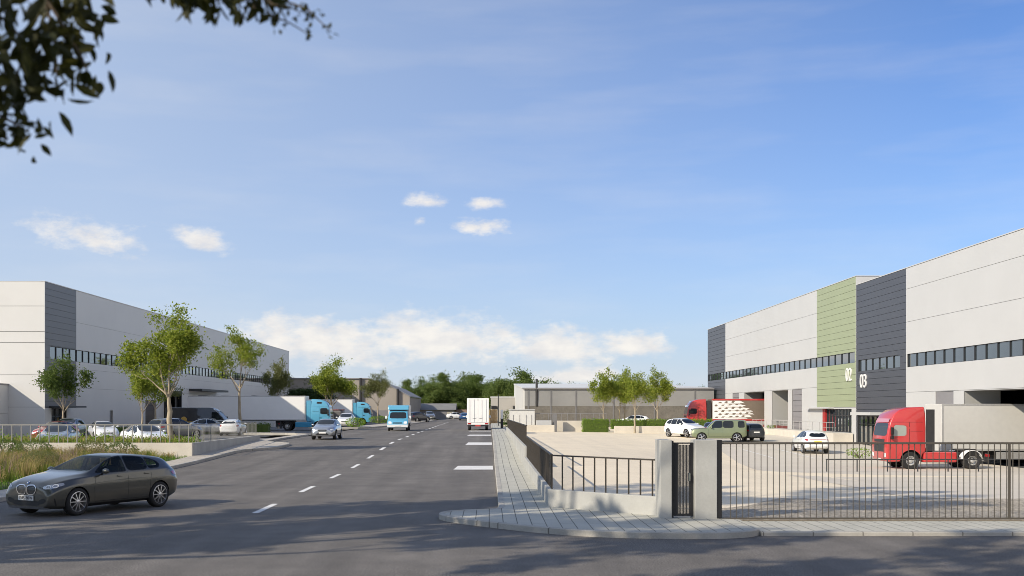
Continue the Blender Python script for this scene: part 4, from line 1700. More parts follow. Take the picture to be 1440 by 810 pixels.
# unseen broken cloud added low on the right to brighten the shaded left facade
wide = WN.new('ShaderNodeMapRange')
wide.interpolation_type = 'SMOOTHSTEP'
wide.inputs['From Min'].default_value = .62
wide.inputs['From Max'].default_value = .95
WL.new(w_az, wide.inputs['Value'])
fill_cloud = WN.new('ShaderNodeMapRange')
fill_cloud.interpolation_type = 'SMOOTHSTEP'
fill_cloud.inputs['From Min'].default_value = .36
fill_cloud.inputs['From Max'].default_value = .52
WL.new(wnoise(4.0, 7, .6, 1.3), fill_cloud.inputs['Value'])
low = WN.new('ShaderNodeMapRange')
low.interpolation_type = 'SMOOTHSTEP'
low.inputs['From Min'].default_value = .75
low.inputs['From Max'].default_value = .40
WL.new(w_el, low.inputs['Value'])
cov = wmath('MAXIMUM', cov, wmath('MULTIPLY', wmath('MULTIPLY', wide.outputs[0], low.outputs[0]), fill_cloud.outputs[0]))
# thin high veil
veil = WN.new('ShaderNodeMapRange')
veil.inputs['From Min'].default_value = .45
veil.inputs['From Max'].default_value = .85
veil.inputs['To Max'].default_value = .16
vn = WN.new('ShaderNodeTexNoise')
vn.inputs['Scale'].default_value = 5
vn.inputs['Detail'].default_value = 6
vmp = WN.new('ShaderNodeMapping')
vmp.inputs['Scale'].default_value = (1.0, 3.2, 1)
WL.new(comb.outputs[0], vmp.inputs['Vector'])
WL.new(vmp.outputs[0], vn.inputs['Vector'])
WL.new(vn.outputs['Fac'], veil.inputs['Value'])
cov = wmath('MAXIMUM', cov, veil.outputs[0])
# cloud tone wanders by noise from pale grey to warm white
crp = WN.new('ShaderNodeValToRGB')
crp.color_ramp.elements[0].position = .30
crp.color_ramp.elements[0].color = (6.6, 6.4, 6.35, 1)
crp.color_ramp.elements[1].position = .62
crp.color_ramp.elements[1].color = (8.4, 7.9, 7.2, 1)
WL.new(wnoise(30, 6, .55, 7.7), crp.inputs['Fac'])
tint = WN.new('ShaderNodeMix')
tint.data_type = 'RGBA'
tint.blend_type = 'MULTIPLY'
tint.inputs['Factor'].default_value = 1.0
tint.inputs['B'].default_value = (SKY_TINT[0], SKY_TINT[1], SKY_TINT[2], 1)
WL.new(sky.outputs[0], tint.inputs['A'])
# summer haze: paler towards the sun's side and towards the horizon
hz_az = WN.new('ShaderNodeMapRange')
hz_az.inputs['From Min'].default_value = .42
hz_az.inputs['From Max'].default_value = -.34
hz_az.inputs['To Max'].default_value = .56
WL.new(w_az, hz_az.inputs['Value'])
hz_el = wmath('MULTIPLY', wmath('EXPONENT', wmath('MULTIPLY', wmath('MAXIMUM', w_el, 0.0), -10.5)), .97)
hz = wmath('SUBTRACT', 1.0, wmath('MULTIPLY', wmath('SUBTRACT', 1.0, hz_az.outputs[0]), wmath('SUBTRACT', 1.0, hz_el)))
hs = WN.new('ShaderNodeMix')
hs.data_type = 'RGBA'
hzc = WN.new('ShaderNodeMix')
hzc.data_type = 'RGBA'
hzc.inputs['A'].default_value = (5.1, 6.0, 7.3, 1)
hzc.inputs['B'].default_value = (5.5, 6.0, 6.65, 1)
WL.new(hz_el, hzc.inputs['Factor'])
WL.new(hzc.outputs['Result'], hs.inputs['B'])
WL.new(hz, hs.inputs['Factor'])
WL.new(tint.outputs['Result'], hs.inputs['A'])
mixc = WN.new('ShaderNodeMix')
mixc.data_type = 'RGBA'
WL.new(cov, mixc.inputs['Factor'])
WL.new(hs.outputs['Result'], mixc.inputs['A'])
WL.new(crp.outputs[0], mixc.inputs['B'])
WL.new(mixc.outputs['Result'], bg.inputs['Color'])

scn.view_settings.view_transform = 'Standard'
scn.view_settings.look = 'None'
scn.view_settings.exposure = 0.02
scn.view_settings.gamma = 1.0
scn.render.engine = 'CYCLES'
scn.cycles.use_denoising = True
scn.cycles.pixel_filter_type = 'BLACKMAN_HARRIS'
scn.cycles.filter_width = 0.85
scn.cycles.max_bounces = 6
scn.cycles.transparent_max_bounces = 6
scn.cycles.use_adaptive_sampling = True
scn.cycles.adaptive_threshold = 0.015

# ------------------------------------------------------------------ ground, roads, pavements
M_GROUND = pbr('ground_grass', (0.07, 0.095, 0.03), rough=.95, var=.35, vscale=.3, fine=.4, fscale=9, bump=.4, bscale=12)
M_ASPH = pbr('asphalt', (0.142, 0.131, 0.119), rough=.82, var=.16, vscale=.35, streak=.26, fine=.8, fscale=34, bump=.35, bscale=90, spec=.35)
M_ASPH2 = pbr('asphalt_pale', (0.58, 0.53, 0.45), rough=.85, var=.08, vscale=.3, fine=.16, fscale=40, bump=.2, bscale=70)
M_ASPH3 = pbr('asphalt_yard', (0.15, 0.145, 0.14), rough=.85, var=.12, vscale=.3, fine=.25, fscale=40)
M_YARD = pbr('concrete_beige', (0.75, 0.655, 0.50), rough=.85, var=.07, vscale=.25, streak=.05, fine=.16, fscale=30, bump=.15, bscale=60)
M_PAVE = pbr('paving', (0.47, 0.46, 0.40), rough=.8, var=.10, vscale=.9, fine=.10, fscale=50, brick=dict(w=1.8, h=.30, gap=.010, mortar=(.10, .10, .085), rot=(0, 0, R(90)), off=.4, c2=.94))
M_PAVE2 = pbr('paving_plain', (0.47, 0.43, 0.37), rough=.85, var=.10, vscale=.8, fine=.12, fscale=40, brick=dict(w=.6, h=.6, gap=.01, mortar=(.24, .22, .19)))
M_KERB = pbr('kerb_stone', (0.42, 0.40, 0.355), rough=.8, var=.16, vscale=1.6, fine=.15, fscale=45, brick=dict(w=1.0, h=40.0, gap=.012, mortar=(.15, .14, .12)))
M_KERBY = pbr('kerb_stone_side', (0.42, 0.40, 0.355), rough=.8, var=.16, vscale=1.6, fine=.15, fscale=45, brick=dict(w=1.0, h=40.0, gap=.012, mortar=(.15, .14, .12), rot=(0, 0, R(90))))
M_LINE = pbr('road_paint', (0.72, 0.71, 0.69), rough=.7, var=.10, vscale=3, fine=.22, fscale=40)
M_LINEF = pbr('road_paint_worn', (0.50, 0.48, 0.44), rough=.75, var=.25, vscale=2.5, fine=.3, fscale=30)
M_CONC = pbr('concrete_wall', (0.385, 0.385, 0.365), rough=.8, var=.15, vscale=1.1, fine=.05, fscale=30, bump=.15, bscale=40)
M_CONC2 = pbr('concrete_pale', (0.58, 0.54, 0.47), rough=.85, var=.10, vscale=.9, fine=.08, fscale=25)
M_CONCD = pbr('concrete_dark', (0.17, 0.17, 0.175), rough=.85, var=.12, vscale=1.2, fine=.08, fscale=25)


def grid_sheet(name, xs, ys, zf, mat, keep=None):
    m = MB()
    idx = {}
    for j, y in enumerate(ys):
        for i, x in enumerate(xs):
            idx[i, j] = len(m.v)
            m.v.append((x, y, zf(x, y)))
    for j in range(len(ys) - 1):
        for i in range(len(xs) - 1):
            if keep and not keep((xs[i] + xs[i + 1]) / 2, (ys[j] + ys[j + 1]) / 2):
                continue
            m.f.append((idx[i, j], idx[i + 1, j], idx[i + 1, j + 1], idx[i, j + 1]))
            m.m.append(0)
    return structure(m.build(name, mat, fix=False, smooth=True))


def frange(a, b, s):
    n = max(1, round((b - a) / s))
    return [a + (b - a) * i / n for i in range(n + 1)]


gx = [-5000, -1500, -500, -200] + frange(-120, -20, 10) + frange(-19, 34, 1.5) + frange(40, 100, 10) + [200, 500, 1500, 5000]
gy = [-5000, -1500, -500, -200, -100, -40] + frange(0, 140, 2.5) + frange(150, 300, 10) + [400, 600, 1000, 2000, 5000]
grid_sheet('ground', gx, gy, lambda x, y: terrain(x, y) - .16, M_GROUND)


def strip_sheet(name, ys, xl, xr, zf, mat, nx=1):
    m = MB()
    for y in ys:
        a, b = xl(y), xr(y)
        for i in range(nx + 1):
            x = lerp(a, b, i / nx)
            m.v.append((x, y, zf(x, y)))
    k = nx + 1
    for j in range(len(ys) - 1):
        for i in range(nx):
            m.f.append((j * k + i, j * k + i + 1, (j + 1) * k + i + 1, (j + 1) * k + i))
            m.m.append(0)
    return structure(m.build(name, mat, fix=False, smooth=True))


KERB_L = [(0, -13.4), (110, -13.4), (150, -10.4), (205, -9.5)]
xl_road = lambda y: keyed(KERB_L, y)
strip_sheet('road', frange(24.0, 226, 2.0), lambda y: (-60 if y < 26.5 else -14.2 if y < 86 else xl_road(y) - .3), lambda y: 1.45, lambda x, y: z_road(y), M_ASPH)
strip_sheet('cross_street', [14.6, 24.0], lambda y: -80, lambda y: 80, lambda x, y: 0.0, M_ASPH)
strip_sheet('far_road', [226, 236], lambda y: -120, lambda y: 60, lambda x, y: .47, M_ASPH)
strip_sheet('lorry_yard', frange(86, 215, 3), lambda y: -36.3, lambda y: (-14.2 if y < 118 else xl_road(y) - 2.6), lambda x, y: lerp(z_road(y), .06, sstep(14.2, 18.0, -x)), M_ASPH3, nx=8)
strip_sheet('car_park', frange(58.3, 118, 3), lambda y: -75 if y < 89 else -36.3, lambda y: -14.9 if y < 86 else -18.5, lambda x, y: .25 if y < 86 else .252 - .19 * sstep(96, 118, y), M_ASPH3)
strip_sheet('yard', frange(24.3, 170, 2), lambda y: 1.62, lambda y: 31.2 if y > 52 else 60, lambda x, y: z_yard(x, y) + .08, M_YARD, nx=24)
YB = [(27, 12.4), (32, 11.8), (40, 12.5), (53, 13.8), (80, 17), (100, 18.6), (112, 22)]
strip_sheet('yard_road', frange(27, 112, 1.5), lambda y: keyed(YB, y), lambda y: 31.0 if y > 52 else 60, lambda x, y: z_yard(x, y) + .088, M_ASPH2, nx=24)


M_GRAVEL = pbr('gravel', (0.36, 0.32, 0.26), rough=.95, var=.2, vscale=.8, fine=.75, fscale=16, bump=.9, bscale=22, bdist=.03)
m = MB()
gxs = frange(5.2, 44, .35)
gyt = [30.2 + 1.5 * noise.noise(Vector((x * .45, 0, 3))) + .5 * noise.noise(Vector((x * 1.7, 0, 9))) - 3.0 * sstep(9, 5.2, x) for x in gxs]
for i in range(len(gxs) - 1):
    for k in range(4):
        q = []
        for x, yt, kk in ((gxs[i], gyt[i], k), (gxs[i + 1], gyt[i + 1], k), (gxs[i + 1], gyt[i + 1], k + 1), (gxs[i], gyt[i], k + 1)):
            y = lerp(24.35, yt, kk / 4)
            q.append((x, y, z_yard(x, y) + .096))
        m.quad(*q)
structure(m.build('gravel_apron', M_GRAVEL, fix=False, smooth=True))


def slab(name, poly, zf, h, mat, label=None):
    """raised pavement: polygon top following the ground, with sides"""
    bm = bmesh.new()
    bm.faces.new([bm.verts.new((x, y, 0)) for x, y in poly])
    ys = [p[1] for p in poly]
    y = math.ceil(min(ys) / 3) * 3
    while y < max(ys):
        if 42 <= y <= 78 or int(y) % 9 == 0:
            bmesh.ops.bisect_plane(bm, geom=bm.verts[:] + bm.edges[:] + bm.faces[:], plane_co=(0, y, 0), plane_no=(0, 1, 0))
        y += 3
    ex = bmesh.ops.extrude_face_region(bm, geom=bm.faces[:])
    top = {v for v in ex['geom'] if isinstance(v, bmesh.types.BMVert)}
    for v in bm.verts:
        v.co.z = zf(v.co.x, v.co.y) + (h if v in top else -.09)
    bmesh.ops.recalc_face_normals(bm, faces=bm.faces)
    me = bpy.data.meshes.new(name)
    bm.to_mesh(me)
    bm.free()
    me.materials.append(mat)
    return structure(link(name, me))


def kerb(name, path, zf, h, w, mat):
    """kerb stones along a path; the path is the outer (road) edge, the stones lie to its left"""
    m = MB()
    P = []
    for i, p in enumerate(path):
        a, b = path[max(0, i - 1)], path[min(len(path) - 1, i + 1)]
        d = Vector((b[0] - a[0], b[1] - a[1])).normalized()
        nrm = Vector((-d.y, d.x))
        z = zf(*p)
        p = (p[0] - nrm.x * .012, p[1] - nrm.y * .012)
        P.append(((p[0], p[1], z - .05), (p[0], p[1], z + h - .015), (p[0] + nrm.x * .02, p[1] + nrm.y * .02, z + h), (p[0] + nrm.x * w, p[1] + nrm.y * w, z + h), (p[0] + nrm.x * w, p[1] + nrm.y * w, z - .05)))
    for a, b in zip(P, P[1:]):
        for k in range(4):
            m.quad(a[k], b[k], b[k + 1], a[k + 1])
    m.add(P[0], [(0, 1, 2, 3, 4)])
    m.add(P[-1], [(4, 3, 2, 1, 0)])
    return structure(m.build(name, mat))


def dense(path, step=1.5):
    out = []
    for a, b in zip(path, path[1:]):
        n = max(1, int(math.hypot(b[0] - a[0], b[1] - a[1]) / step))
        out += [(lerp(a[0], b[0], i / n), lerp(a[1], b[1], i / n)) for i in range(n)]
    return out + [path[-1]]


zr2 = lambda x, y: z_road(y)
# the rounded corner pavement on the right
corner = [(.25, 27.4), (.10, 26.85), (-.45, 26.62), (-.95, 26.3), (-1.16, 25.75), (-1.02, 25.1), (-.50, 24.3), (.20, 23.5), (1.1, 22.6), (2.1, 21.95), (3.2, 21.65), (4.4, 21.62), (5.1, 21.85), (5.45, 22.25)]
corner = catmull(corner, 4, closed=False) + [corner[-1]]
right_edge = dense([(.25, 150), (.25, 27.4)], 3)
slab('pavement', [(3.9, 25.15), (1.5, 27.6), (1.5, 150)] + right_edge[:-1] + corner + [(5.5, 24.25), (3.9, 24.9)], zr2, .12, M_PAVE)
kerb('kerb', right_edge[:-1] + corner, zr2, .127, .14, M_KERBY)
slab('driveway_pavement', [(5.46, 22.25), (70, 22.25), (70, 24.32), (5.5, 24.32)], zr2, .075, M_PAVE)
kerb('driveway_kerb', dense([(5.47, 22.12), (70, 22.12)], 3), zr2, .082, .14, M_KERB)
# left pavement, with the build-out before the lorry yard
left_edge = [(-60, 24.2), (-17.0, 24.2), (-15.0, 24.9), (-13.8, 26.4), (-13.4, 28.5), (-13.4, 58), (-13.2, 59.5), (-12.3, 61.0), (-11.9, 62.0), (-11.8, 65.0), (-12.0, 66.2), (-13.2, 67.6), (-13.9, 69.0), (-13.95, 85.0), (-14.6, 87.6), (-16.5, 89.4), (-20, 90)]
left_in = [(-20, 91.8), (-16.0, 90.6), (-15.2, 87), (-14.62, 84), (-14.62, 30), (-15.2, 27.5), (-17.0, 25.8), (-60, 25.7)]
slab('pavement_left', left_edge + left_in, zr2, .12, M_PAVE2)
kerb('kerb_left', list(reversed(dense(left_edge, 2)))[::-1], zr2, .127, .15, M_KERBY)
far_edge = [(-19.5, 119), (-16.0, 116.2), (-13.9, 116.6), (-13.2, 118)] + [(xl_road(y), y) for y in range(122, 206, 6)]
slab('pavement_far_left', far_edge + [(xl_road(200) - 2.6, 204), (-13.1, 150), (-16.2, 120), (-19.5, 120.4)], zr2, .12, M_PAVE2)
kerb('kerb_far_left', far_edge, zr2, .127, .15, M_KERBY)

# road markings
m = MB()
dash = []
y = 26.95
while y < 170:
    x0 = keyed([(27, -5.72), (48, -5.88), (70, -6.08), (110, -6.25), (170, -6.4)], y)
    x1 = keyed([(27, -5.72), (48, -5.88), (70, -6.08), (110, -6.25), (170, -6.4)], y + 2.6)
    n = 3
    for i in range(n):
        a, b = y + 2.6 * i / n, y + 2.6 * (i + 1) / n
        xa, xb = lerp(x0, x1, i / n), lerp(x0, x1, (i + 1) / n)
        w = .085 if y < 60 else .10
        m.quad((xa - w, a, z_road(a) + .006), (xa + w, a, z_road(a) + .006), (xb + w, b, z_road(b) + .006), (xb - w, b, z_road(b) + .006))
    y += 6.75
structure(m.build('centre_line', M_LINE, fix=False))
m = MB()
for y, xa, w in ((47.4, -1.50, 2.6), (67.6, -1.44, 3.2), (87, -1.72, 3.6), (103.2, -1.9, 3.0)):
    m.quad((xa, y - w / 2, z_road(y - w / 2) + .006), (.16, y - w / 2, z_road(y - w / 2) + .006), (.16, y + w / 2, z_road(y + w / 2) + .006), (xa + .12, y + w / 2, z_road(y + w / 2) + .006))
structure(m.build('parking_bay_lines', M_LINE, fix=False))
m = MB()
for x0, y0, x1, y1 in ((20.5, 52, 31, 52), (24.5, 42, 36, 42), (19.2, 74, 19.3, 84), (16.0, 60, 21, 60.2), (21.9, 74, 22.0, 84)):
    ln = dense([(x0, y0), (x1, y1)], 1.0)
    for a, b in zip(ln, ln[1:]):
        d = Vector((b[0] - a[0], b[1] - a[1])).normalized() * .06
        m.quad(*[(p[0] + sx * -d.y, p[1] + sx * d.x, z_yard(p[0], p[1]) + .098) for p, sx in ((a, -1), (b, -1), (b, 1), (a, 1))])
structure(m.build('yard_lines', M_LINE, fix=False))
M_WORN = pbr('asphalt_worn', (0.15, 0.142, 0.135), rough=.85, var=.3, vscale=2, fine=.4, fscale=50)
M_IRON = pbr('cast_iron', (0.05, 0.05, 0.052), rough=.6, metal=.5, bump=.5, bscale=120)

# ------------------------------------------------------------------ left warehouse
t = thing('warehouse', 'long white warehouse on the left with a dark grey corner panel', 'building', (0, 0, 0))
XL, Y0, Y1, HB = -36.5, 90.5, 201.0, 13.0
docks_l = [(117.0, 120.8, 0.0, 3.5), (124.0, 129.0, 0.0, 4.3), (138.0, 143.0, 0, 4.3), (154, 159, 0, 4.3), (169.5, 174.5, 0, 4.3), (186, 191, 0, 4.3)]
win_l = (91.6, 199.0, 6.72, 7.78)
ent_l = (91.9, 95.2, 0.1, 2.62)
ops = docks_l + [win_l, ent_l, (106.0, 106.9, .2, 2.4)]
facade_part('grey_cladding', t, XL, 1, Y0 + .09, 97.4, levels(2.65, HB, .52), ops, M_GREY_CLAD, M_JOINT, gap=.02)
facade_part('white_base_cladding', t, XL, 1, Y0 + .09, 97.4, [0, 2.64], ops, M_WHITE_CLADL, M_JOINTW)
facade_part('white_cladding', t, XL, 1, 97.42, Y1, [0, 4.4, 6.1, 10.2, HB], ops, M_WHITE_CLADL, M_JOINTW, gap=.02)
m = MB()
for a, b in zip([0, 2.7, 5.35, 8.0, 8.9, 11.0], [2.7, 5.35, 8.0, 8.9, 11.0, HB]):
    for xa, xb in ((-75, -36.5),):
        m.box(xa, xb, Y0, Y0 + .08, a + .02, b - .02, 0)
m.box(-75, -36.81, Y0 + .05, Y0 + .3, 0, HB - .02, 1)
m.box(-36.81, -36.52, Y0 + .05, Y0 + .085, 0, HB - .02, 1)
m.build('front_cladding', [M_WHITE_CLADL, M_JOINTW], t)
m = MB()
m.box(-75, -36.8, Y0 + .31, Y1, HB - .35, HB - .2)
m.box(-75, -36.8, Y1 - .3, Y1, 0, HB - .36)
m.build('roof', M_ROOF, t)
m = MB()
m.box(-75, -36.56, Y0 + .001, Y0 + .4, HB, HB + .05)
m.box(-36.9, -36.47, Y0 - .03, Y1, HB + .001, HB + .07)
m.build('parapet_cap', M_WHITE_CLADL, t)
m = MB()
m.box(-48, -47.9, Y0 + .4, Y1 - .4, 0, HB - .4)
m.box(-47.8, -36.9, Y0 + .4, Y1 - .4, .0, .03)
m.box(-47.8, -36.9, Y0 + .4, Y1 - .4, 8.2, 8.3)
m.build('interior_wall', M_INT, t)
ribbon(t, XL, 1, *win_l[:2], *win_l[2:], 1.53)
glazed_door(t, XL, 1, *ent_l[:2], .15, 2.62, 3)
m = MB()
m.box(-36.5, -35.0, 91.4, 95.8, 2.655, 2.80)
m.build('entrance_canopy', M_FRAME, t)
for k, d in enumerate(docks_l):
    m = MB()
    if k in (0, 2, 3, 5):
        for a, b in zip(levels(.05, d[3], .55), levels(.05, d[3], .55)[1:]):
            m.box(XL - .20, XL - .14, d[0] + .02, d[1] - .02, a + .01, b - .01)
        m.build('roller_door', pbr('door_brown', (.09, .075, .065), .5) if k == 0 else M_GREY2_CLAD, t)
    else:
        m.box(XL - .1, XL + .45, d[0] - .3, d[0], .05, d[3] + .3)
        m.box(XL - .1, XL + .45, d[1], d[1] + .3, .05, d[3] + .3)
        m.box(XL - .1, XL + .45, d[0] + .001, d[1] - .001, d[3], d[3] + .3)
        m.build('dock_shelter', M_BLACK, t)
m = MB()
m.box(XL - .2, XL - .14, 106.0, 106.9, .2, 2.4)
m.build('side_door', M_GREY2_CLAD, t)
m = MB()
m.box(XL + .001, XL + 1.6, 134.0, 147.5, 4.75, 5.0)
m.build('dock_canopy', M_FRAME, t)
# annex in front of its gable
t = thing('annex', 'low flat-roofed white annex against the warehouse gable at the left edge', 'building', (0, 0, 0))
m = MB()
for a, b in zip([0, 2.2], [2.2, 4.5]):
    m.box(-52, -39.5, 84.0, 90.48, a + .015, b - .015)
m.build('wall', M_WHITE_CLADL, t)
m = MB()
m.box(-52.05, -39.45, 83.95, 90.49, 4.5, 4.62)
m.build('roof', M_GREY2_CLAD, t)
m = MB()
m.box(-47, -45.5, 83.96, 83.99, .2, 2.2)
m.build('door', M_GREY_CLAD, t)

# ------------------------------------------------------------------ right warehouses 02 and 03
t = thing('warehouse', 'white clad warehouse unit 02 with green corner panel, behind the red lorry', 'building', (0, 0, 0))
X2, YA, YB2, H2 = 31.0, 93.15, 156.4, 13.76
win2 = (93.5, 156.1, 6.47, 7.41)
dk2 = [(124.2, 134.0, .48, 4.53), (114.4, 120.9, .48, 4.53)]
ent2 = (94.3, 102.3, .50, 2.55)
ops = [win2, ent2] + dk2 + [(136.8, 140.5, -.2, 4.53), (109.3, 112.9, -.2, 4.53)]
facade_part('green_cladding', t, X2, -1, YA + .09, 104.3, levels(2.70, H2, .55), ops, M_GREEN_CLAD, M_JOINT, gap=.022)
facade_part('white_base_cladding', t, X2, -1, YA + .09, 104.3, [-.8, 2.68], ops, M_WHITE_CLAD, M_JOINTW)
facade_part('white_cladding', t, X2, -1, 104.31, 144.7, [-.8, 4.58, 9.35, 11.6, H2], ops, M_WHITE_CLAD, M_JOINTW, reveal=2.2)
facade_part('grey_cladding', t, X2, -1, 144.71, YB2, levels(-.4, H2, .55), ops, M_GREY_CLADR, M_JOINTD, gap=.03)
for a, b in ((136.8, 140.5), (109.3, 112.9)):
    m = MB()
    L = levels(-.5, 4.53, .55)
    for p, q in zip(L, L[1:]):
        m.box(X2 + .06, X2 + .14, a + .01, b - .01, p + .015, q - .015)
    m.build('louvre_panel', M_GREY2_CLAD, t)
m = MB()
m.box(X2 + .002, 70, YA, YA + .085, -.8, H2)
m.build('gable_cladding', M_WHITE_CLAD, t)
m = MB()
m.box(X2 + .31, 70, YA + .3, YB2, H2 - .4, H2 - .25)
m.box(X2 + .31, 70, YB2 - .3, YB2, -.6, H2 - .41)
m.build('roof', M_ROOF, t)
m = MB()
m.box(X2 - .04, X2 + .4, YA - .04, YB2 + .04, H2 + .001, H2 + .06)
m.box(X2 + .41, 70, YA - .04, YA + .3, H2 + .001, H2 + .06)
m.build('parapet_cap', M_WHITE_CLAD, t)
m = MB()
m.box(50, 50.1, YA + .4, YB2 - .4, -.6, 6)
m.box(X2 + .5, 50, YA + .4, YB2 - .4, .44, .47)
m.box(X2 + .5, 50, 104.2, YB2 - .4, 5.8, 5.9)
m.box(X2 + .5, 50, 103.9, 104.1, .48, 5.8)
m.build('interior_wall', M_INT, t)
ribbon(t, X2, -1, *win2[:2], *win2[2:], 1.9)
glazed_door(t, X2, -1, *ent2[:2], *ent2[2:], 9)
m = MB()
m.box(X2 - .08, X2 + .12, 101.6, 102.26, .52, 2.53)
m.build('entrance_panel', car_paint('signal_red', (.42, .03, .03), 0, .4), t)
m = MB()
m.box(X2 - .5, X2 - .005, 99.2, 106.8, 2.58, 2.70)
m.build('entrance_canopy', M_WHITE_CLAD, t)
m = MB()
m.box(X2 - .05, X2 - .005, 106.8, 107.6, .55, 2.45)
m.build('side_door', M_WHITE_CLAD, t)
for d in dk2:
    m = MB()
    for z in (1.0, 1.35):
        m.bar((X2 + .4, d[0], z), (X2 + .4, d[1], z), .05, .05)
    for k in range(5):
        yy = lerp(d[0] + .1, d[1] - .1, k / 4)
        m.bar((X2 + .4, yy, .48), (X2 + .4, yy, 1.33), .05, .05)
    m.build('dock_rail', M_STEEL, t)
    m = MB()
    m.box(X2 + .25, X2 + .45, d[0] + .002, d[1] - .002, .48, .75)
    m.build('dock_buffer', pbr('dock_red', (.16, .035, .03), .7), t)
tm = text_mesh('02', 1.6, M_NUMBER, .04, 1.02)
o = put_text('number_sign', tm, t, (X2 - .05, 94.9, 5.45), R(-90))

t = thing('warehouse', 'white clad warehouse unit 03 with dark grey corner panel at the right edge', 'building', (0, 0, 0))
X3 = 31.0
win3a = (83.2, 92.6, 5.68, 6.64)
win3b = (40.2, 81.8, 5.64, 6.62)
dk3 = (52.0, 72.0, -1.0, 3.73)
ent3 = (86.2, 92.8, -.6, 2.0)
ops = [win3a, win3b, dk3, ent3, (73.6, 76.6, -1.1, 3.75)]
facade_part('grey_cladding', t, X3, -1, 82.0, 93.1, levels(-1.0, HB, .5), ops, M_GREY_CLADR, M_JOINTD, gap=.022)
facade_part('white_cladding', t, X3, -1, 40.0, 81.99, [-1.2, 3.78, 9.0, 11.45, HB], ops, M_WHITE_CLAD, M_JOINTW, reveal=2.4)
m = MB()
L = levels(-1.1, 3.75, .97)
for p, q in zip(L, L[1:]):
    m.box(X3 + .05, X3 + .14, 73.61, 76.59, p + .015, q - .015)
m.build('roller_door', M_GREY2_CLAD, t)
m = MB()
m.box(X3 + .31, 75, 40.0, 40.3, -1.2, HB)
m.build('gable_cladding', M_WHITE_CLAD, t)
m = MB()
m.box(X3 + .31, 75, 40.31, 93.0, HB - .4, HB - .25)
m.build('roof', M_ROOF, t)
m = MB()
m.box(X3 - .04, X3 + .4, 39.96, 93.1, HB + .001, HB + .06)
m.build('parapet_cap', M_WHITE_CLAD, t)
m = MB()
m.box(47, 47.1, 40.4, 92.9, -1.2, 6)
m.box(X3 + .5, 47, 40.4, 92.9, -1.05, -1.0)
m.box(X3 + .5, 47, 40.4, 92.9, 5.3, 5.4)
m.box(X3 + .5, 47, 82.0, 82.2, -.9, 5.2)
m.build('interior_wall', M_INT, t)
ribbon(t, X3, -1, *win3a[:2], *win3a[2:], 1.55)
ribbon(t, X3, -1, *win3b[:2], *win3b[2:], 1.6)
glazed_door(t, X3, -1, *ent3[:2], -.5, 2.0, 6)
m = MB()
m.box(X3 - 1.2, X3 - .004, 86.3, 91.0, 2.05, 2.28)
m.build('entrance_canopy', M_WHITE_CLAD, t)
tm = text_mesh('03', 1.6, M_NUMBER, .04, 1.05)
put_text('number_sign', tm, t, (X3 - .05, 91.2, 4.8), R(-90))

# terrace along unit 02, with its railing
m = MB()
m.box(29.2, 30.9, 93.6, 123.6, -.8, .48)
m.box(29.2, 30.9, 134.6, 156, -.8, .48)
tag(m.build('terrace_wall', M_CONC2, bevel=.02), 'pale concrete terrace in front of the green panelled warehouse', 'wall')
t = thing('terrace_railing', 'thin grey railing on the concrete terrace of unit 02', 'railing')
m = MB()
m.bar((29.35, 93.8, 1.38), (29.35, 123, 1.38), .04, .04)
m.bar((29.35, 93.8, .93), (29.35, 123, .93), .02, .02)
m.build('rail', M_STEEL, t)
for k in range(15):
    p = MB()
    p.bar((0, 0, 0), (0, 0, .92), .03, .03)
    if k == 0:
        pm = p.mesh('post', M_STEEL)
    link('post', pm, t, loc=(29.35, lerp(93.8, 123, k / 14), .47))
tl = thing('guard_rail', 'low dark pipe rail standing on the yard in front of the red tractor unit', 'railing')
m = MB()
m.bar((18.2, 59.6, -.18), (31.5, 59.6, -.18), .06, .06)
m.build('rail', M_FRAME, tl)
p = MB()
p.bar((0, 0, 0), (0, 0, .82), .05, .05)
pm = p.mesh('post', M_FRAME)
for k in range(9):
    x = 18.25 + k * 1.64
    link('post', pm, tl, loc=(x, 59.6, -1.0))

# ------------------------------------------------------------------ far buildings
M_FACW = pbr('sheet_white', (.62, .62, .60), rough=.5, var=.06, vscale=.4)
M_FACD = pbr('sheet_grey', (.25, .25, .245), rough=.3, var=.12, vscale=.3)  # grey upper wall sheet, tone varies slightly at random
M_BRICKD = pbr('brick_brown', (.14, .13, .112), rough=.5, var=.25, vscale=.8, fine=.2, fscale=8)
t = thing('long_shed', 'long low shed across the far end of the yard with white roof edge', 'building')
YS = 150.0
m = MB()
m.box(4.84, 30.6, YS + .08, YS + .5, 2.95, 5.28, 0)
m.build('upper_wall', M_FACD, t)
m = MB()
m.box(4.84, 30.6, YS + .06, YS + .5, -.3, 2.945, 0)
m.build('brick_base', M_BRICKD, t)
m = MB()
m.prism([(YS + .05, -.3), (YS + 53, -.3), (YS + 53, 7.07), (YS + .05, 5.3)], 4.6, 4.83, axis='x')
m.build('gable_wall', M_FACW, t)
m = MB()
m.prism([(YS - .1, 5.42), (YS + 53, 7.2), (YS + 53, 7.0), (YS - .1, 5.3)], 4.5, 30.6, axis='x')
m.build('roof', pbr('roof_white', (.66, .66, .63), .5, var=.05, vscale=.2), t)
m = MB()
m.box(4.5, 30.6, YS - .15, YS - .105, 5.22, 5.43)
m.build('fascia', M_GREY2_CLAD, t)
for k, x in enumerate((5.3, 8.4, 11.8, 16.9, 22.5, 28)):
    m = MB()
    m.box(x - .08, x + .08, YS + .0, YS + .055, -.2, 5.15)
    m.build('column', M_CONCD, t)
m = MB()
m.cyl((6.45, YS + .1, 2.9), (6.45, YS - .05, 6.6), .16, 12)
m.build('flue', M_CHASSIS, t)

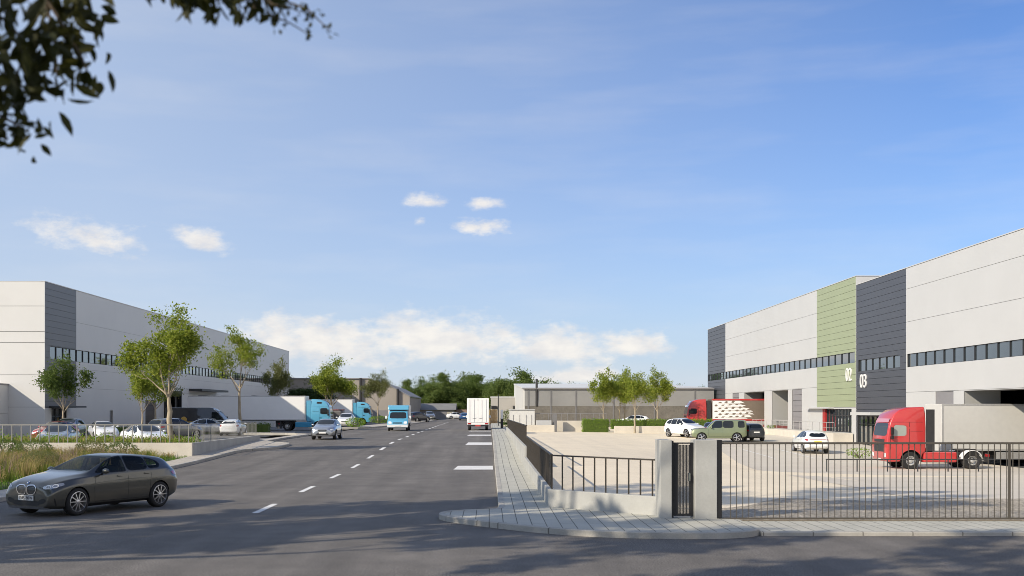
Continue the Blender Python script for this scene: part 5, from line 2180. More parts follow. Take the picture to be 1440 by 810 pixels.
t = thing('grey_block', 'plain grey rendered block behind the white truck with two dark boxes on it', 'building')
m = MB()
m.box(.3, 5.4, 196, 210, .2, 4.55)
m.build('wall', pbr('render_grey', (.40, .38, .35), .8, var=.1, vscale=.4), t)
m = MB()
m.box(.2, 5.5, 195.9, 210.1, 4.56, 4.75)
m.build('roof_edge', M_FACW, t)
for x in (.35, 4.2):
    m = MB()
    m.box(x, x + .9, 195.75, 195.98, 2.55, 3.1)
    m.build('wall_box', M_CHASSIS, t)

t = thing('warehouse', 'brown grey gabled warehouse behind the two blue lorries', 'building')
M_TAN = pbr('render_tan', (.33, .30, .265), rough=.8, var=.08, vscale=.3)
m = MB()
m.prism([(-43, 0), (-14.8, 0), (-14.8, 4.9), (-18.2, 6.7), (-22.5, 8.2), (-43, 8.2)], 205, 205.4)
m.build('gable_wall', M_TAN, t)
m = MB()
m.prism([(-14.7, 4.95), (-18.2, 6.8), (-22.5, 8.3), (-43, 8.3), (-43, 8.1), (-22.4, 8.1), (-18.1, 6.6), (-14.7, 4.75)], 204.8, 240)
m.build('roof', pbr('roof_grey', (.25, .25, .25), .7, var=.1), t)
m = MB()
m.box(-15.1, -14.9, 205.5, 240, 0, 4.7)
m.build('side_wall', M_TAN, t)
for x, z in ((-23.9, 8.25), (-17.0, 6.3)):
    m = MB()
    m.cyl((x, 204.6, .1), (x, 204.6, z), .22, 12)
    m.build('drain_pipe', M_CHASSIS, t)
m = MB()
m.box(-22, -15.5, 204.7, 204.95, .3, 2.3)
m.box(-34, -25, 204.7, 204.95, .3, 3.3)
m.build('loading_door', M_GREY2_CLAD, t)
t = thing('beige_building', 'narrow strip of a beige building past the end of the white warehouse', 'building')
m = MB()
m.box(-46, -37.6, 213.9, 226, 0, 8.35)
m.build('wall', pbr('render_beige', (.46, .40, .26), .8, var=.06, vscale=.4), t)
m = MB()
m.box(-46.2, -37.4, 213.8, 226.2, 8.36, 8.6)
m.build('roof_edge', M_FACW, t)

t = thing('workshop', 'low grey-roofed workshop at the end of the road with two garage doors', 'building')
YW = 238.0
m = MB()
m.box(-18, -7.6, YW, YW + 12, .3, 2.35)
m.build('wall', pbr('render_cream', (.42, .39, .33), .8, var=.1), t)
m = MB()
m.prism([(YW - .5, 2.36), (YW + 6, 3.75), (YW + 12.5, 2.36)], -18.4, -7.2, axis='x')
m.build('roof', pbr('roof_slate', (.21, .21, .205), .8, var=.15, vscale=.6), t)
for x0, x1 in ((-14.6, -12.6), (-12.0, -9.2)):
    m = MB()
    m.box(x0, x1, YW - .06, YW - .003, .4, 2.1)
    m.build('garage_door', M_GREY2_CLAD, t)
m = MB()
m.box(-7.55, -3.4, YW + 4, YW + 9, .3, 2.4)
m.build('lean_to', pbr('render_rust', (.30, .20, .15), .8, var=.2), t)

# wooden boards, post, lamp posts, white cabin wall beyond the side fence
t = thing('board_fence', 'yellow brown wooden board fence beside the rear of the white truck', 'fence')
m = MB()
for k in range(9):
    m.box(.02 + k * .13, .12 + k * .13, 150 + k * .8, 150.03 + k * .8 + .7, z_road(150), 2.45 + .05 * math.sin(k * 2.1))
m.build('boards', pbr('wood_fence', (.36, .24, .10), .8, var=.25, vscale=3), t)
m = MB()
m.box(.05, 1.3, 157.6, 157.7, 1.2, 1.3)
m.build('rail', pbr('wood_fence'), t) if False else m.build('rail', MATS['wood_fence'], t)
t = thing('sign_post', 'tall dark post with a small dark sign beside the pavement beyond the white truck', 'post')
m = MB()
m.cyl((1.05, 128, .47), (1.05, 128, 4.25), .06, 12)
m.build('pole', M_CHASSIS, t)
m = MB()
m.box(.30, .98, 127.97, 128.03, 2.55, 2.85)
m.build('sign', M_BLACK, t)
t = thing('ticket_post', 'white topped black post at the end of the pavement fence', 'post', (1.28, 112, .58))
m = MB()
m.box(-.13, .13, -.1, .1, .0, .95)
m.build('base', M_BLACK, t, bevel=.02)
m = MB()
m.box(-.12, .14, -.11, .11, .955, 1.85)
m.build('housing', M_WHITEP, t, bevel=.03)
t = thing('white_cabin', 'white panelled cabin wall standing behind the pavement fence', 'cabin')
m = MB()
m.box(2.25, 4.95, 120.2, 123, .3, 2.42)
m.build('wall', pbr('panel_white', (.62, .62, .60), .6, var=.05), t)
for x in (2.62, 3.32, 4.02, 4.62):
    m = MB()
    m.box(x - .02, x + .02, 120.17, 120.198, .3, 1.9)
    m.build('joint_strip', M_GREY2_CLAD, t)
m = MB()
m.box(2.2, 5.0, 120.1, 123.1, 2.425, 2.5)
m.build('roof', M_WHITE_CLAD, t)
tag(MB().box(3.4, 7.0, 118.2, 118.5, -.1, .82).build('low_wall', M_CONC2, bevel=.02), 'pale concrete wall in front of the white cabin', 'wall')
tag(MB().box(5.1, 6.75, 119.4, 119.9, -.1, 1.3).build('low_wall', M_WHITE_CLAD, bevel=.02), 'short white wall right of the white cabin', 'wall')
tag(MB().box(6.9, 7.35, 119.6, 120.3, .0, 1.95).build('gate_pillar', M_CONCD, bevel=.02), 'dark grey gate pillar right of the white cabin', 'pillar')
tag(MB().box(7.4, 11.5, 121.2, 121.5, -.1, 1.25).build('low_wall', M_CONC2, bevel=.02), 'pale concrete wall carrying the railing left of the clipped hedge', 'wall')
tag(MB().box(13.35, 24.0, 117.7, 118.0, -.5, .72).build('low_wall', M_CONC2, bevel=.02), 'long pale retaining wall below the clipped hedge', 'wall')
t = thing('railing', 'thin grey railing in front of the long shed', 'railing')
m = MB()
m.bar((5.1, 122.2, 2.05), (13.0, 122.2, 2.05), .05, .05)
m.build('rail', M_GREY2_CLAD, t)
p = MB()
p.bar((0, 0, 0), (0, 0, 1.7), .045, .045)
pm = p.mesh('post', M_GREY2_CLAD)
for k in range(12):
    link('post', pm, t, loc=(5.15 + k * .71, 122.2, .35))
hedge('hedge', 'bright green clipped hedge at the back of the yard, shorter left block', 10.1, 13.0, 119.2, 120.6, -.2, 1.42, 3, 'clipped hedges in the yard', leaf=.14, dens=45)
hedge('hedge', 'bright green clipped hedge on the long retaining wall, longer right block', 13.05, 24.0, 118.05, 119.0, .4, 1.42, 4, 'clipped hedges in the yard', leaf=.14, dens=45)

# ------------------------------------------------------------------ right boundary: wall, railing, gate, fence
M_RAIL = pbr('fence_brown_black', (.055, .046, .036), rough=.5, metal=.3, var=.1)
M_GATE = pbr('gate_black', (.018, .018, .02), rough=.45, metal=.2)
t = thing('boundary_wall', 'low concrete boundary wall along the pavement turning to the gate pillars', 'wall')


def wall_line(mb, p, q, th, zb, zt):
    """a wall from p to q, thickness to the left of the direction"""
    d = Vector((q[0] - p[0], q[1] - p[1])).normalized()
    n = Vector((-d.y, d.x)) * th
    vs = [(p[0], p[1]), (q[0], q[1]), (q[0] + n.x, q[1] + n.y), (p[0] + n.x, p[1] + n.y)]
    z0, z1 = (zb if isinstance(zb, tuple) else (zb, zb)), (zt if isinstance(zt, tuple) else (zt, zt))
    V = [(x, y, (z0[0] if i in (0, 3) else z0[1])) for i, (x, y) in enumerate(vs)] + [(x, y, (z1[0] if i in (0, 3) else z1[1])) for i, (x, y) in enumerate(vs)]
    mb.add(V, [(0, 1, 2, 3), (4, 7, 6, 5), (0, 4, 5, 1), (1, 5, 6, 2), (2, 6, 7, 3), (3, 7, 4, 0)])


m = MB()
wall_line(m, (1.46, 27.42), (3.88, 25.04), .22, -.2, .55)
m.build('front_wall', M_CONC, t, bevel=.012)
m = MB()
wall_line(m, (1.46, 46.0), (1.46, 27.44), .20, -.2, .55)
m.build('side_wall', M_CONC, t, bevel=.012)
m = MB()
wall_line(m, (1.46, 95), (1.46, 46.02), .20, -.2, (1.0, 1.0))
m.build('rear_wall', M_CONC, t, bevel=.012)

t = thing('railing', 'brown black flat bar railing on the front concrete wall beside the gate', 'railing')
P0, P1 = Vector((1.56, 27.50, 0)), Vector((3.88, 25.20, 0))
dv = (P1 - P0)
m = MB()
m.bar(P0 + Vector((0, 0, 1.39)), P1 + Vector((0, 0, 1.38)), .06, .035)
m.build('rail', M_RAIL, t)
for k in range(10):
    b = MB()
    b.bar((0, 0, 0), (0, 0, .83), .022, .035)
    if k == 0:
        bmh = b.mesh('baluster', M_RAIL)
    q = P0 + dv * ((k + .02) / 9.55)
    link('baluster', bmh, t, loc=(q.x, q.y, .55))
t = thing('railing', 'brown black flat bar railing on the low side wall along the pavement', 'railing')
m = MB()
m.bar((1.56, 27.55, 1.40), (1.56, 46.0, 1.40), .06, .035)
m.build('rail', M_RAIL, t)
b = MB()
b.box(-.008, .008, -.045, .045, 0, .83)
bmh = b.mesh('baluster', M_RAIL)
k = 27.9
while k < 46:
    link('baluster', bmh, t, loc=(1.56, k, .55))
    k += .39
t = thing('railing', 'taller brown black railing on the raised far stretch of the side wall', 'railing')
m = MB()
m.bar((1.56, 46.1, 1.85), (1.56, 94.5, 1.66), .06, .035)
m.build('rail', M_RAIL, t)
k = 46.2
i = 0
while k < 94.5:
    h = lerp(.83, .65, (k - 46) / 48)
    o = link('baluster', bmh, t, loc=(1.56, k, 1.0))
    o.scale = (1, 1, h / .83)
    k += .52

t = thing('gate_pillar', 'narrow grey concrete pillar at the end of the front wall', 'pillar')
MB().box(3.80, 4.06, 24.50, 25.25, -.1, 1.86).build('shaft', M_CONC, t, bevel=.012)
MB().box(4.065, 4.115, 24.60, 24.66, .12, 1.84).build('hinge_post', M_GATE, t)
t = thing('gate_pillar', 'wide grey concrete pillar between the narrow gate and the long fence', 'pillar')
MB().box(4.56, 5.05, 24.42, 25.0, -.1, 1.86).build('shaft', M_CONC, t, bevel=.012)
MB().box(5.055, 5.16, 24.44, 24.56, .06, 1.86).build('end_post', M_GATE, t)
t = thing('pedestrian_gate', 'narrow black bar gate between the two concrete pillars', 'gate')
m = MB()
m.box(4.125, 4.225, 24.6, 24.66, .16, 1.80)
m.box(4.49, 4.55, 24.6, 24.66, .16, 1.80)
m.box(4.226, 4.489, 24.6, 24.66, 1.77, 1.80)
m.box(4.226, 4.489, 24.6, 24.66, .16, .21)
m.build('frame', M_GATE, t)
b = MB()
b.box(-.0095, .0095, -.02, .02, 0, 1.54)
bmh = b.mesh('bar', M_GATE)
for k in range(8):
    link('bar', bmh, t, loc=(4.246 + k * .0325, 24.63, .21))
MB().box(4.44, 4.475, 24.52, 24.60, .95, 1.12).build('handle', M_CHROME, t, bevel=.005)
M_FENCE = pbr('fence_grey_brown', (.10, .088, .072), rough=.5, metal=.3)
t = thing('long_fence', 'tall dark vertical bar fence along the driveway kerb', 'fence')
m = MB()
m.box(5.17, 18.0, 24.475, 24.525, 1.765, 1.81)
m.build('top_rail', M_FENCE, t)
m = MB()
m.box(5.17, 18.0, 24.48, 24.52, .10, .135)
m.build('bottom_rail', M_FENCE, t)
b = MB()
b.box(-.0075, .0075, -.0075, .0075, 0, 1.63)
bmh = b.mesh('baluster', M_FENCE)
x = 5.36
while x < 17.5:
    link('baluster', bmh, t, loc=(x, 24.5, .135))
    x += .1365
for x in (11.56, 17.9):
    MB().box(x - .02, x + .02, 24.47, 24.53, .07, 1.764).build('post', M_FENCE, t)

# ------------------------------------------------------------------ left verge, planter wall, railing
M_SOIL = pbr('verge_soil', (.055, .065, .025), rough=.95, var=.4, vscale=1.5, fine=.4, fscale=14, bump=.5, bscale=14)
bm_v = MB()
xs, ys = frange(-60, -14.6, 1.2), frange(25.6, 54.2, 1.2)


def z_verge(x, y):
    mound = .10 * sstep(16.2, 20.0, -x) * sstep(27, 34, y) * (1 - .5 * sstep(49, 54, y))
    return .10 + mound + .05 * sstep(48, 54, y)


grid_sheet('verge', xs, ys, z_verge, M_SOIL)
t = thing('planter_wall', 'low concrete retaining wall below the car park, pale front and grey flank', 'wall')
m = MB()
wall_line(m, (-60, 54.2), (-14.62, 54.2), .25, -.1, .88)
m.build('front_wall', M_CONC2, t, bevel=.012)
m = MB()
wall_line(m, (-14.62, 54.46), (-14.62, 70.2), .25, -.1, .86)
m.build('flank_wall', M_CONC, t, bevel=.012)
strip_sheet('planter_soil', frange(54.46, 58.3, 1), lambda y: -60, lambda y: -14.88, lambda x, y: .80, M_SOIL, nx=4)
strip_sheet('planter_step', [58.3, 58.34], lambda y: -60, lambda y: -14.88, lambda x, y: .80 if y < 58.31 else .2, M_CONC2)
M_RAILG = pbr('railing_galvanised', (.28, .275, .26), rough=.5, metal=.4)
t = thing('car_park_railing', 'thin grey railing on top of the planter wall with close bars on the flank', 'railing')
m = MB()
m.bar((-58, 54.6, 1.76), (-14.75, 54.6, 1.76), .05, .06)
m.bar((-14.75, 54.6, 1.76), (-14.75, 70.1, 1.72), .04, .04)
m.build('rail', M_RAILG, t)
p = MB()
p.bar((0, 0, 0), (0, 0, .9), .045, .045)
pm = p.mesh('post', M_RAILG)
for k in range(30):
    link('post', pm, t, loc=(-14.9 - k * .46, 54.6, .85))
p = MB()
p.bar((0, 0, 0), (0, 0, .86), .016, .016)
pm2 = p.mesh('baluster', M_RAILG)
for k in range(66):
    link('baluster', pm2, t, loc=(-14.75, 54.85 + k * .23, .86))
# grasses
rng = random.Random(5)


def verge_pt(r):
    while True:
        x, y = r.uniform(-28, -14.6), r.uniform(27.5, 54.0)
        if x > -.62 * y - 1.5 + .3 * (y - 54) * 0:
            return x, y


G_TALL = pbr('tall_grass', (.16, .17, .04), rough=.8, spec=.2, island=[(.28, .26, .07), (.42, .34, .13), (.50, .40, .18), (.36, .24, .14)], transl=.4)
G_LAWN = pbr('lawn_grass', (.07, .15, .015), rough=.8, spec=.2, island=[(.12, .22, .025), (.18, .29, .04)], transl=.35)
m = MB()


def meadow(r):
    while True:
        x, y = verge_pt(r)
        d = -14.6 - x
        edge = 1.6 + noise.noise(Vector((x * .3, y * .3, 0))) * 1.2 + (2.0 if y < 36 else 0) - (.8 if y > 48 else 0)
        if d > edge:
            return x, y


G_GREEN = pbr('tall_grass_green', (.08, .12, .02), rough=.8, spec=.2, island=[(.16, .20, .035), (.25, .27, .06)], transl=.4)
G_PINK = pbr('tall_grass_russet', (.20, .13, .085), rough=.8, spec=.2, island=[(.33, .24, .17), (.40, .32, .25)], transl=.4)
for _ in range(780):
    cx_, cy_ = meadow(rng)
    v = noise.noise(Vector((cx_ * .33, cy_ * .33, 7.0))) + rng.gauss(0, .22)
    k = 1 if v < -.12 else (0 if v < .30 else 2)
    hh = rng.uniform(.35, .8) * (1.0 if k != 1 else .85) * (.75 if cy_ > 50 else 1.0)
    rr_ = rng.uniform(.18, .45)
    n_ = int(rng.uniform(40, 75))
    for _b in range(n_):
        a_ = rng.uniform(0, 2 * PI)
        q_ = rr_ * rng.random() ** .7
        x_, y_ = cx_ + q_ * math.cos(a_), cy_ + q_ * math.sin(a_)
        h_ = hh * rng.uniform(.55, 1.15)
        lean_ = Vector((math.cos(a_), math.sin(a_), 0)) * (q_ / rr_ * .55 + rng.uniform(-.1, .25)) * h_
        s_ = Vector((-math.sin(a_), math.cos(a_), 0)) * rng.uniform(.006, .012)
        p0 = Vector((x_, y_, z_verge(x_, y_)))
        p1 = p0 + lean_ * .35 + Vector((0, 0, h_ * .62))
        p2 = p0 + lean_ + Vector((0, 0, h_ * .95))
        m.add([p0 - s_, p0 + s_, p1 + s_ * .8, p1 - s_ * .8, p2], [(0, 1, 2, 3), (3, 2, 4)], k)
        if k != 1 and rng.random() < .3:
            for _h in range(4):
                add_leaf(m, p2 + Vector((rng.gauss(0, .02), rng.gauss(0, .02), -.03 * _h)), .05, .022, rng, mat=k)
stuff(m.build('meadow_grass', [G_TALL, G_GREEN, G_PINK], fix=False), 'tall straw, green and russet ornamental grasses on the verge behind the dark hatchback', 'grass')
m = MB()


def lawn(r):
    while True:
        x, y = r.uniform(-30, -14.6), r.uniform(26.5, 54.0)
        if x > -.7 * y - 2:
            return x, y


blades(m, 22000, lawn, .07, .20, .010, rng, .4, z_verge)
stuff(m.build('lawn', G_LAWN, fix=False), 'short green grass along the left kerb', 'grass')
m = MB()
blades(m, 5000, lambda r: (r.uniform(-30, -15.0), r.uniform(54.5, 58.2)), .12, .48, .013, rng, .45, lambda x, y: .8, clump=2.0)
stuff(m.build('planter_grass', G_TALL, fix=False), 'straw coloured grasses along the top of the planter wall', 'grass')
m = MB()
for _ in range(9000):
    x, y = rng.uniform(-30, -15.0), rng.uniform(54.6, 58.2)
    add_leaf(m, (x, y, .8 + abs(rng.gauss(0, .13)) * (1.2 + noise.noise(Vector((x * .8, y, 2))))), .11, .06, rng)
stuff(m.build('planter_ground_cover', M_HEDGE, fix=False), 'low green ground cover in the planter below the railing', 'ground cover')
for i, (x, y, r_, h_, mt) in enumerate([(-17.0, 51.0, .75, .95, M_LEAF2), (-18.9, 52.4, .8, .9, M_LEAFO), (-20.5, 49.5, .9, 1.0, M_LEAF2), (-17.3, 42.5, .8, .85, M_LEAFO), (-22.6, 51.5, .8, 1.0, M_LEAF2)]):
    bush(['green shrub against the planter wall nearest its corner', 'olive shrub at the foot of the planter wall', 'green shrub in the grasses in front of the planter wall', 'olive shrub among the straw grasses above the dark hatchback', 'green shrub by the planter wall below the white cars'][i],
         (x, y, z_verge(x, y)), r_, h_, 20 + i, mt, n=1700, leaf=.075, group='shrubs on the verge', name='shrub', cat='shrub')
hedge('hedge', 'dark green hedge in the car park behind the small white hatchback', -29, -20.6, 103, 104.2, .15, 1.2, 9, None, leaf=.13, dens=40, mat=M_LEAF2)
hedge('hedge', 'low hedge at the foot of the white warehouse behind the parked cars', -35.8, -26, 89.2, 89.9, .2, 1.15, 11, None, leaf=.13, dens=40, mat=M_LEAF2)
bush('bright green bush at the kerb beside the white car by the lorry yard', (-14.3, 117.6, .55), 1.15, 1.1, 31, M_HEDGE, n=900, leaf=.13)
bush('bright green bush below the slender tree right of the far blue lorry', (-16.0, 160, .45), 1.7, 1.1, 32, M_HEDGE, n=900, leaf=.15)
bush('dark green bush beside the white cabin at the end of the fence', (2.3, 124.5, .2), 1.0, 2.4, 33, M_LEAF2, n=900, leaf=.16)
bush('yellow green low plant at the entrance of unit 03', (25.0, 74.5, -.75), .9, .7, 34, M_HEDGE, n=400, leaf=.11)
bush('small flowering plant on the terrace edge by the open dock', (29.9, 117, .48), .5, .4, 35, M_HEDGE, n=200, leaf=.1)

# ------------------------------------------------------------------ trees
tree_meshes('A', seed=11, H=7.3, trunk_h=2.5, rad=.16, crown_w=4.9, limbs=5, leaf=.165, per_tip=50, levels=3, cluster=.52, rise=.5)
tree_meshes('B', seed=12, H=9.6, trunk_h=4.2, rad=.17, crown_w=6.0, limbs=5, leaf=.20, per_tip=24, levels=3, cluster=.55, rise=.7)
tree_meshes('C', seed=23, H=7.5, trunk_h=2.6, rad=.12, crown_w=4.3, limbs=5, leaf=.21, per_tip=25, levels=3, cluster=.52, rise=.65)
tree_meshes('D', seed=34, H=10.0, trunk_h=3.2, rad=.2, crown_w=7.4, limbs=6, leaf=.26, per_tip=46, levels=3, cluster=.8, rise=.8)
M_LEAFF = leaf_mat('leaf_far', [(0.085, 0.13, 0.03), (0.13, 0.185, 0.045), (0.19, 0.24, 0.06)], .42)
tree_meshes('F', seed=46, H=11.0, trunk_h=2.0, rad=.32, crown_w=11.0, limbs=7, leaf=.42, per_tip=60, levels=3, cluster=1.35, rise=.6, bark=M_BARK, leafm=M_LEAFF)
tree_meshes('G', seed=57, H=11.0, trunk_h=1.6, rad=.32, crown_w=10.0, limbs=8, leaf=.42, per_tip=60, levels=3, cluster=1.35, rise=.7, bark=M_BARK, leafm=M_LEAFF)
tree_meshes('T', seed=68, H=17.0, trunk_h=5.0, rad=.4, crown_w=10.0, limbs=7, leaf=.40, per_tip=95, levels=2, cluster=.56, rise=.7, bark=M_BARK, leafm=M_LEAF2)

GA = 'young trees in the left car park'
place_tree('A', 'bright leafy young tree with pale trunk on the planter wall, nearest on the left', (wx(239, 57), 57, .78), 0.6, (1, 1, .99), GA)
place_tree('B', 'tall open crowned tree with pale trunk standing in front of the white trailer', (wx(337, 104), 104, .1), 2.2, (1, 1, 1.08), GA)
place_tree('C', 'thin half bare tree against the end of the white warehouse', (wx(391, 140), 140, .1), .4, (1.05, 1.05, 1.22), GA, leafm=M_LEAFO)
place_tree('C', 'small dark leafed tree in front of the grey corner panel', (wx(88, 86), 86, .2), 2.9, (.98, .98, .92), GA, leafm=M_LEAF2)
place_tree('C', 'slim tree with low foliage just left of the large planter tree', (wx(200, 82), 82, .2), 4.4, (.8, .8, .84), GA)
place_tree('B', 'slender tree seen through the crown of the large planter tree', (wx(218, 98), 98, .2), 5.2, (.75, .75, .62), GA, leafm=M_LEAFO)
place_tree('D', 'broad yellow green tree rising behind the near blue lorry', (wx(466, 150), 150, .1), 1.1, (.98, .98, .97))
place_tree('G', 'dark green tree behind the near blue lorry left of the yellow green one', (wx(440, 190), 190, .1), .3, (.95, .95, .70), leafm=M_LEAF3)
place_tree('C', 'slender pale tree in front of the gabled warehouse', (wx(531, 178), 178, .4), 1.9, (1.18, 1.18, 1.15), leafm=M_LEAFO)
GR = 'young trees along the yard hedge'
for i, (px, d, rz, s, lab) in enumerate([(849, 124, .2, .97, 'leftmost young tree behind the hedge with a forked pale trunk'), (871, 128, 1.4, .96, 'second young tree from the left in the hedge group, mostly hidden by its neighbours'),
                                          (878, 126, 2.8, .92, 'young tree with low foliage just left of the hedge group middle'), (893, 117.2, 4.1, .98, 'young tree standing in front of the hedge wall with fullest crown'),
                                          (925, 124, 5.3, .98, 'rightmost young tree behind the hedge near the red lorry')]):
    place_tree('C', lab, (wx(px, d), d, .05), rz, (.95, .95, s * (1.0 if d > 120 else .95)), GR)
GF = 'trees in the far wood'
far = [(572, 262, 9.6, 'F', 'dark tree at the left end of the far tree line'), (598, 275, 10.4, 'G', 'rounded tree second from the left in the far tree line'), (622, 258, 11.0, 'F', 'large tree behind the workshop roof'),
       (646, 268, 11.2, 'G', 'tall tree in the middle of the far tree line'), (672, 262, 10.8, 'F', 'broad tree just left of the white truck roof'), (695, 285, 9.8, 'G', 'lower tree in the gap right of the white truck'),
       (610, 300, 11.5, 'G', 'tree deeper in the wood behind the workshop'), (660, 300, 12, 'F', 'tree deeper in the wood left of the white truck'), (640, 250, 5.0, 'G', 'low pale green tree beside the white truck at the road end'),
       (585, 250, 6.0, 'F', 'low tree filling the gap above the workshop roof'), (552, 300, 8.5, 'G', 'tree showing past the warehouse gable'),
       (724, 236, 11.2, 'G', 'tallest round tree left of the long shed'), (708, 246, 9.4, 'F', 'dark tree at the foot of the tall round tree'), (738, 262, 11.4, 'F', 'tree behind the corner of the long shed')]
for i, (px, d, h, k, lab) in enumerate(far):
    place_tree(k, lab, (wx(px, d), d, 0), i * 1.7, ((h / 11) * 1.05, (h / 11) * 1.05, h / 11), GF, leafm=M_LEAF2 if i % 3 == 1 else None)
for i, (px, d, h) in enumerate([(762, 300, 9.6), (785, 310, 10.0), (800, 320, 10.2), (816, 320, 9.5), (958, 330, 9.8), (985, 330, 9.3), (1003, 320, 9.0)]):
    place_tree('F' if i % 2 else 'G', ['low tree top above the left of the shed roof', 'second tree top above the shed roof from the left', 'third tree top above the shed roof', 'tree top above the shed roof just left of the young trees',
                                       'tree top above the shed roof right of the young trees', 'tree top above the shed roof near the grey panel', 'tree top touching the grey panel of unit 02'][i], (wx(px, d), d, 0), i * 2.1, (.62, .62, h / 11), 'tree tops behind the long shed')
# big trees out of the frame on the left: their shadows cross the road
for i, (x, y, s, rz) in enumerate([(-25.5, 12.4, 1.10, .3), (-14.5, 3.0, 1.0, 1.9), (-38, 11.5, 1.25, 4.4), (-18.0, 12.0, 1.26, 2.2)]):
    place_tree('T', ['tall roadside tree outside the left edge beside the cross street', 'tall roadside tree behind the camera on the left', 'tallest roadside tree far out on the left',
                     'tall roadside tree just outside the left edge'][i], (x, y, -.1), rz, (s, s, s), 'roadside trees shading the road')

# ------------------------------------------------------------------ overhanging branches, top left
t = thing('overhanging_tree', 'dark leafed tree hanging blurred branches into the top left corner', 'tree', (-4.6, 3.6, 0))
w, l = MB(), MB()
rng = random.Random(99)
O = Vector((-4.6, 3.6, 0))


def limb(pts, r0, r1):
    pts = catmull([tuple(Vector(p) - O) for p in pts], 4, closed=False) + [tuple(Vector(pts[-1]) - O)]
    w.tube(pts, [lerp(r0, r1, i / (len(pts) - 1)) for i in range(len(pts))], 7)
    return pts


def at(px, py, d):
    return (wx(px, d), d, wz(py, d))


limb([(-4.6, 3.6, -.1), (-4.55, 3.62, 1.5), (-4.4, 3.7, 3.4), (-4.2, 3.9, 5.2)], .16, .10)
limb([(-4.4, 3.7, 3.4), (-3.6, 4.2, 4.3), (-2.8, 4.9, 4.62), (-2.2, 5.2, 4.64), (-1.6, 5.3, 4.62), (-1.1, 5.35, 4.56)], .07, .012)
limb([(-4.2, 3.9, 5.2), (-3.4, 4.6, 5.6), (-2.3, 5.2, 5.5)], .06, .02)


def spray(path, n, L, r=.09, droop=.7, tw=.005):
    pts = limb(path, .010, tw)
    for k in range(n):
        p = Vector(pts[min(len(pts) - 1, int(rng.random() ** .8 * len(pts)))])
        p += Vector((rng.gauss(0, r), rng.gauss(0, r * 1.3), rng.gauss(0, r * .7)))
        add_leaf6(l, p, L * rng.uniform(.7, 1.2), L * .40, rng, up=.3, droop=droop)


D = 5.2
spray([(-2.8, 4.9, 4.62), at(-20, 10, D), at(30, 60, D), at(20, 120, D)], 105, .12)
spray([(-2.2, 5.2, 4.64), at(60, -5, D), at(75, 50, D), at(80, 105, D)], 84, .125)
spray([at(60, -10, D), at(85, 30, D), at(110, 72, D), at(122, 98, D)], 40, .115, .05)
spray([(-2.8, 4.9, 4.62), at(-40, 60, D), at(0, 100, D), at(8, 112, D)], 60, .12)
spray([at(-60, 80, D), at(-15, 150, D), at(18, 172, D), at(40, 186, D)], 80, .085, .06, .3)
spray([at(-60, 110, D), at(-15, 172, D), at(12, 196, D)], 40, .085, .05, .3)
spray([at(70, -40, D), at(112, -10, D), at(118, 20, D)], 40, .12, .05)
for a, b, c in ((245, -18, 5), (275, -16, 10), (300, -16, 8), (330, -16, 12), (350, -14, 14), (372, -16, 10)):
    spray([at(a - 25, b - 12, 5.3), at(a, b, 5.3), at(a + 8, c, 5.3)], 22, .105, .045, .9)
for a, b, c, e in ((384, 6, 425, 18), (380, 20, 430, 46), (425, 10, 462, 42)):
    pts = limb([at(370, -6, 5.3), at(a, b, 5.3), at((a + c) / 2, (b + e) / 2 - 2, 5.3), at(c, e, 5.3)], .006, .0025)
    for q in (pts[-1], pts[-5], pts[-8]):
        for _ in range(7):
            p = Vector(q) + Vector((rng.gauss(0, .02), rng.gauss(0, .02), rng.gauss(0, .02)))
            add_leaf(l, p, .035, .022, rng)
# the crown above the frame
for _ in range(2600):
    a, r = rng.uniform(0, 6.28), 2.6 * rng.random() ** .5
    add_leaf(l, (math.cos(a) * r + .2, math.sin(a) * r - .4, 6.3 + rng.gauss(0, .55)), .14, .05, rng, up=.4, droop=.4)
for k in range(7):
    a = k * .9
    limb([(-4.2, 3.9, 5.2), (-4.4 + math.cos(a) * 1.0, 3.5 + math.sin(a) * 1.0, 5.9), (-4.4 + math.cos(a) * 2.2, 3.3 + math.sin(a) * 2.2, 6.3)], .05, .012)
wo = w.build('trunk', M_BARK, t, fix=False, smooth=True)
lo = l.build('crown', M_LEAFN, t, fix=False)

# ------------------------------------------------------------------ vehicles
P_OLIVE = car_paint('grey_bronze', (.098, .096, .083), .6, .28)
P_SILVER = car_paint('silver', (.46, .48, .50), .8, .30)
P_WHITE = M_WHITEP
P_RED = car_paint('red', (.30, .02, .025), .2)
P_DARK = car_paint('dark_grey', (.045, .05, .058), .5)
P_NAVY = car_paint('navy', (.018, .022, .035), .4)
P_BLUE = car_paint('blue', (.03, .10, .25), .4)
P_GREEN = car_paint('sage_green', (.20, .235, .135), .25, .38)
P_GREY = car_paint('grey', (.22, .225, .23), .6)
P_AQUA = car_paint('aqua', (.10, .37, .56), .0, .35)
P_AQUA2 = car_paint('aqua_deep', (.04, .28, .48), .0, .35)
P_LRED = car_paint('lorry_red', (.50, .035, .035), .0, .34)
P_LRED2 = car_paint('lorry_red_pale', (.55, .22, .25), .0, .36)
P_VANB = car_paint('black', (.012, .012, .013), .1, .3)

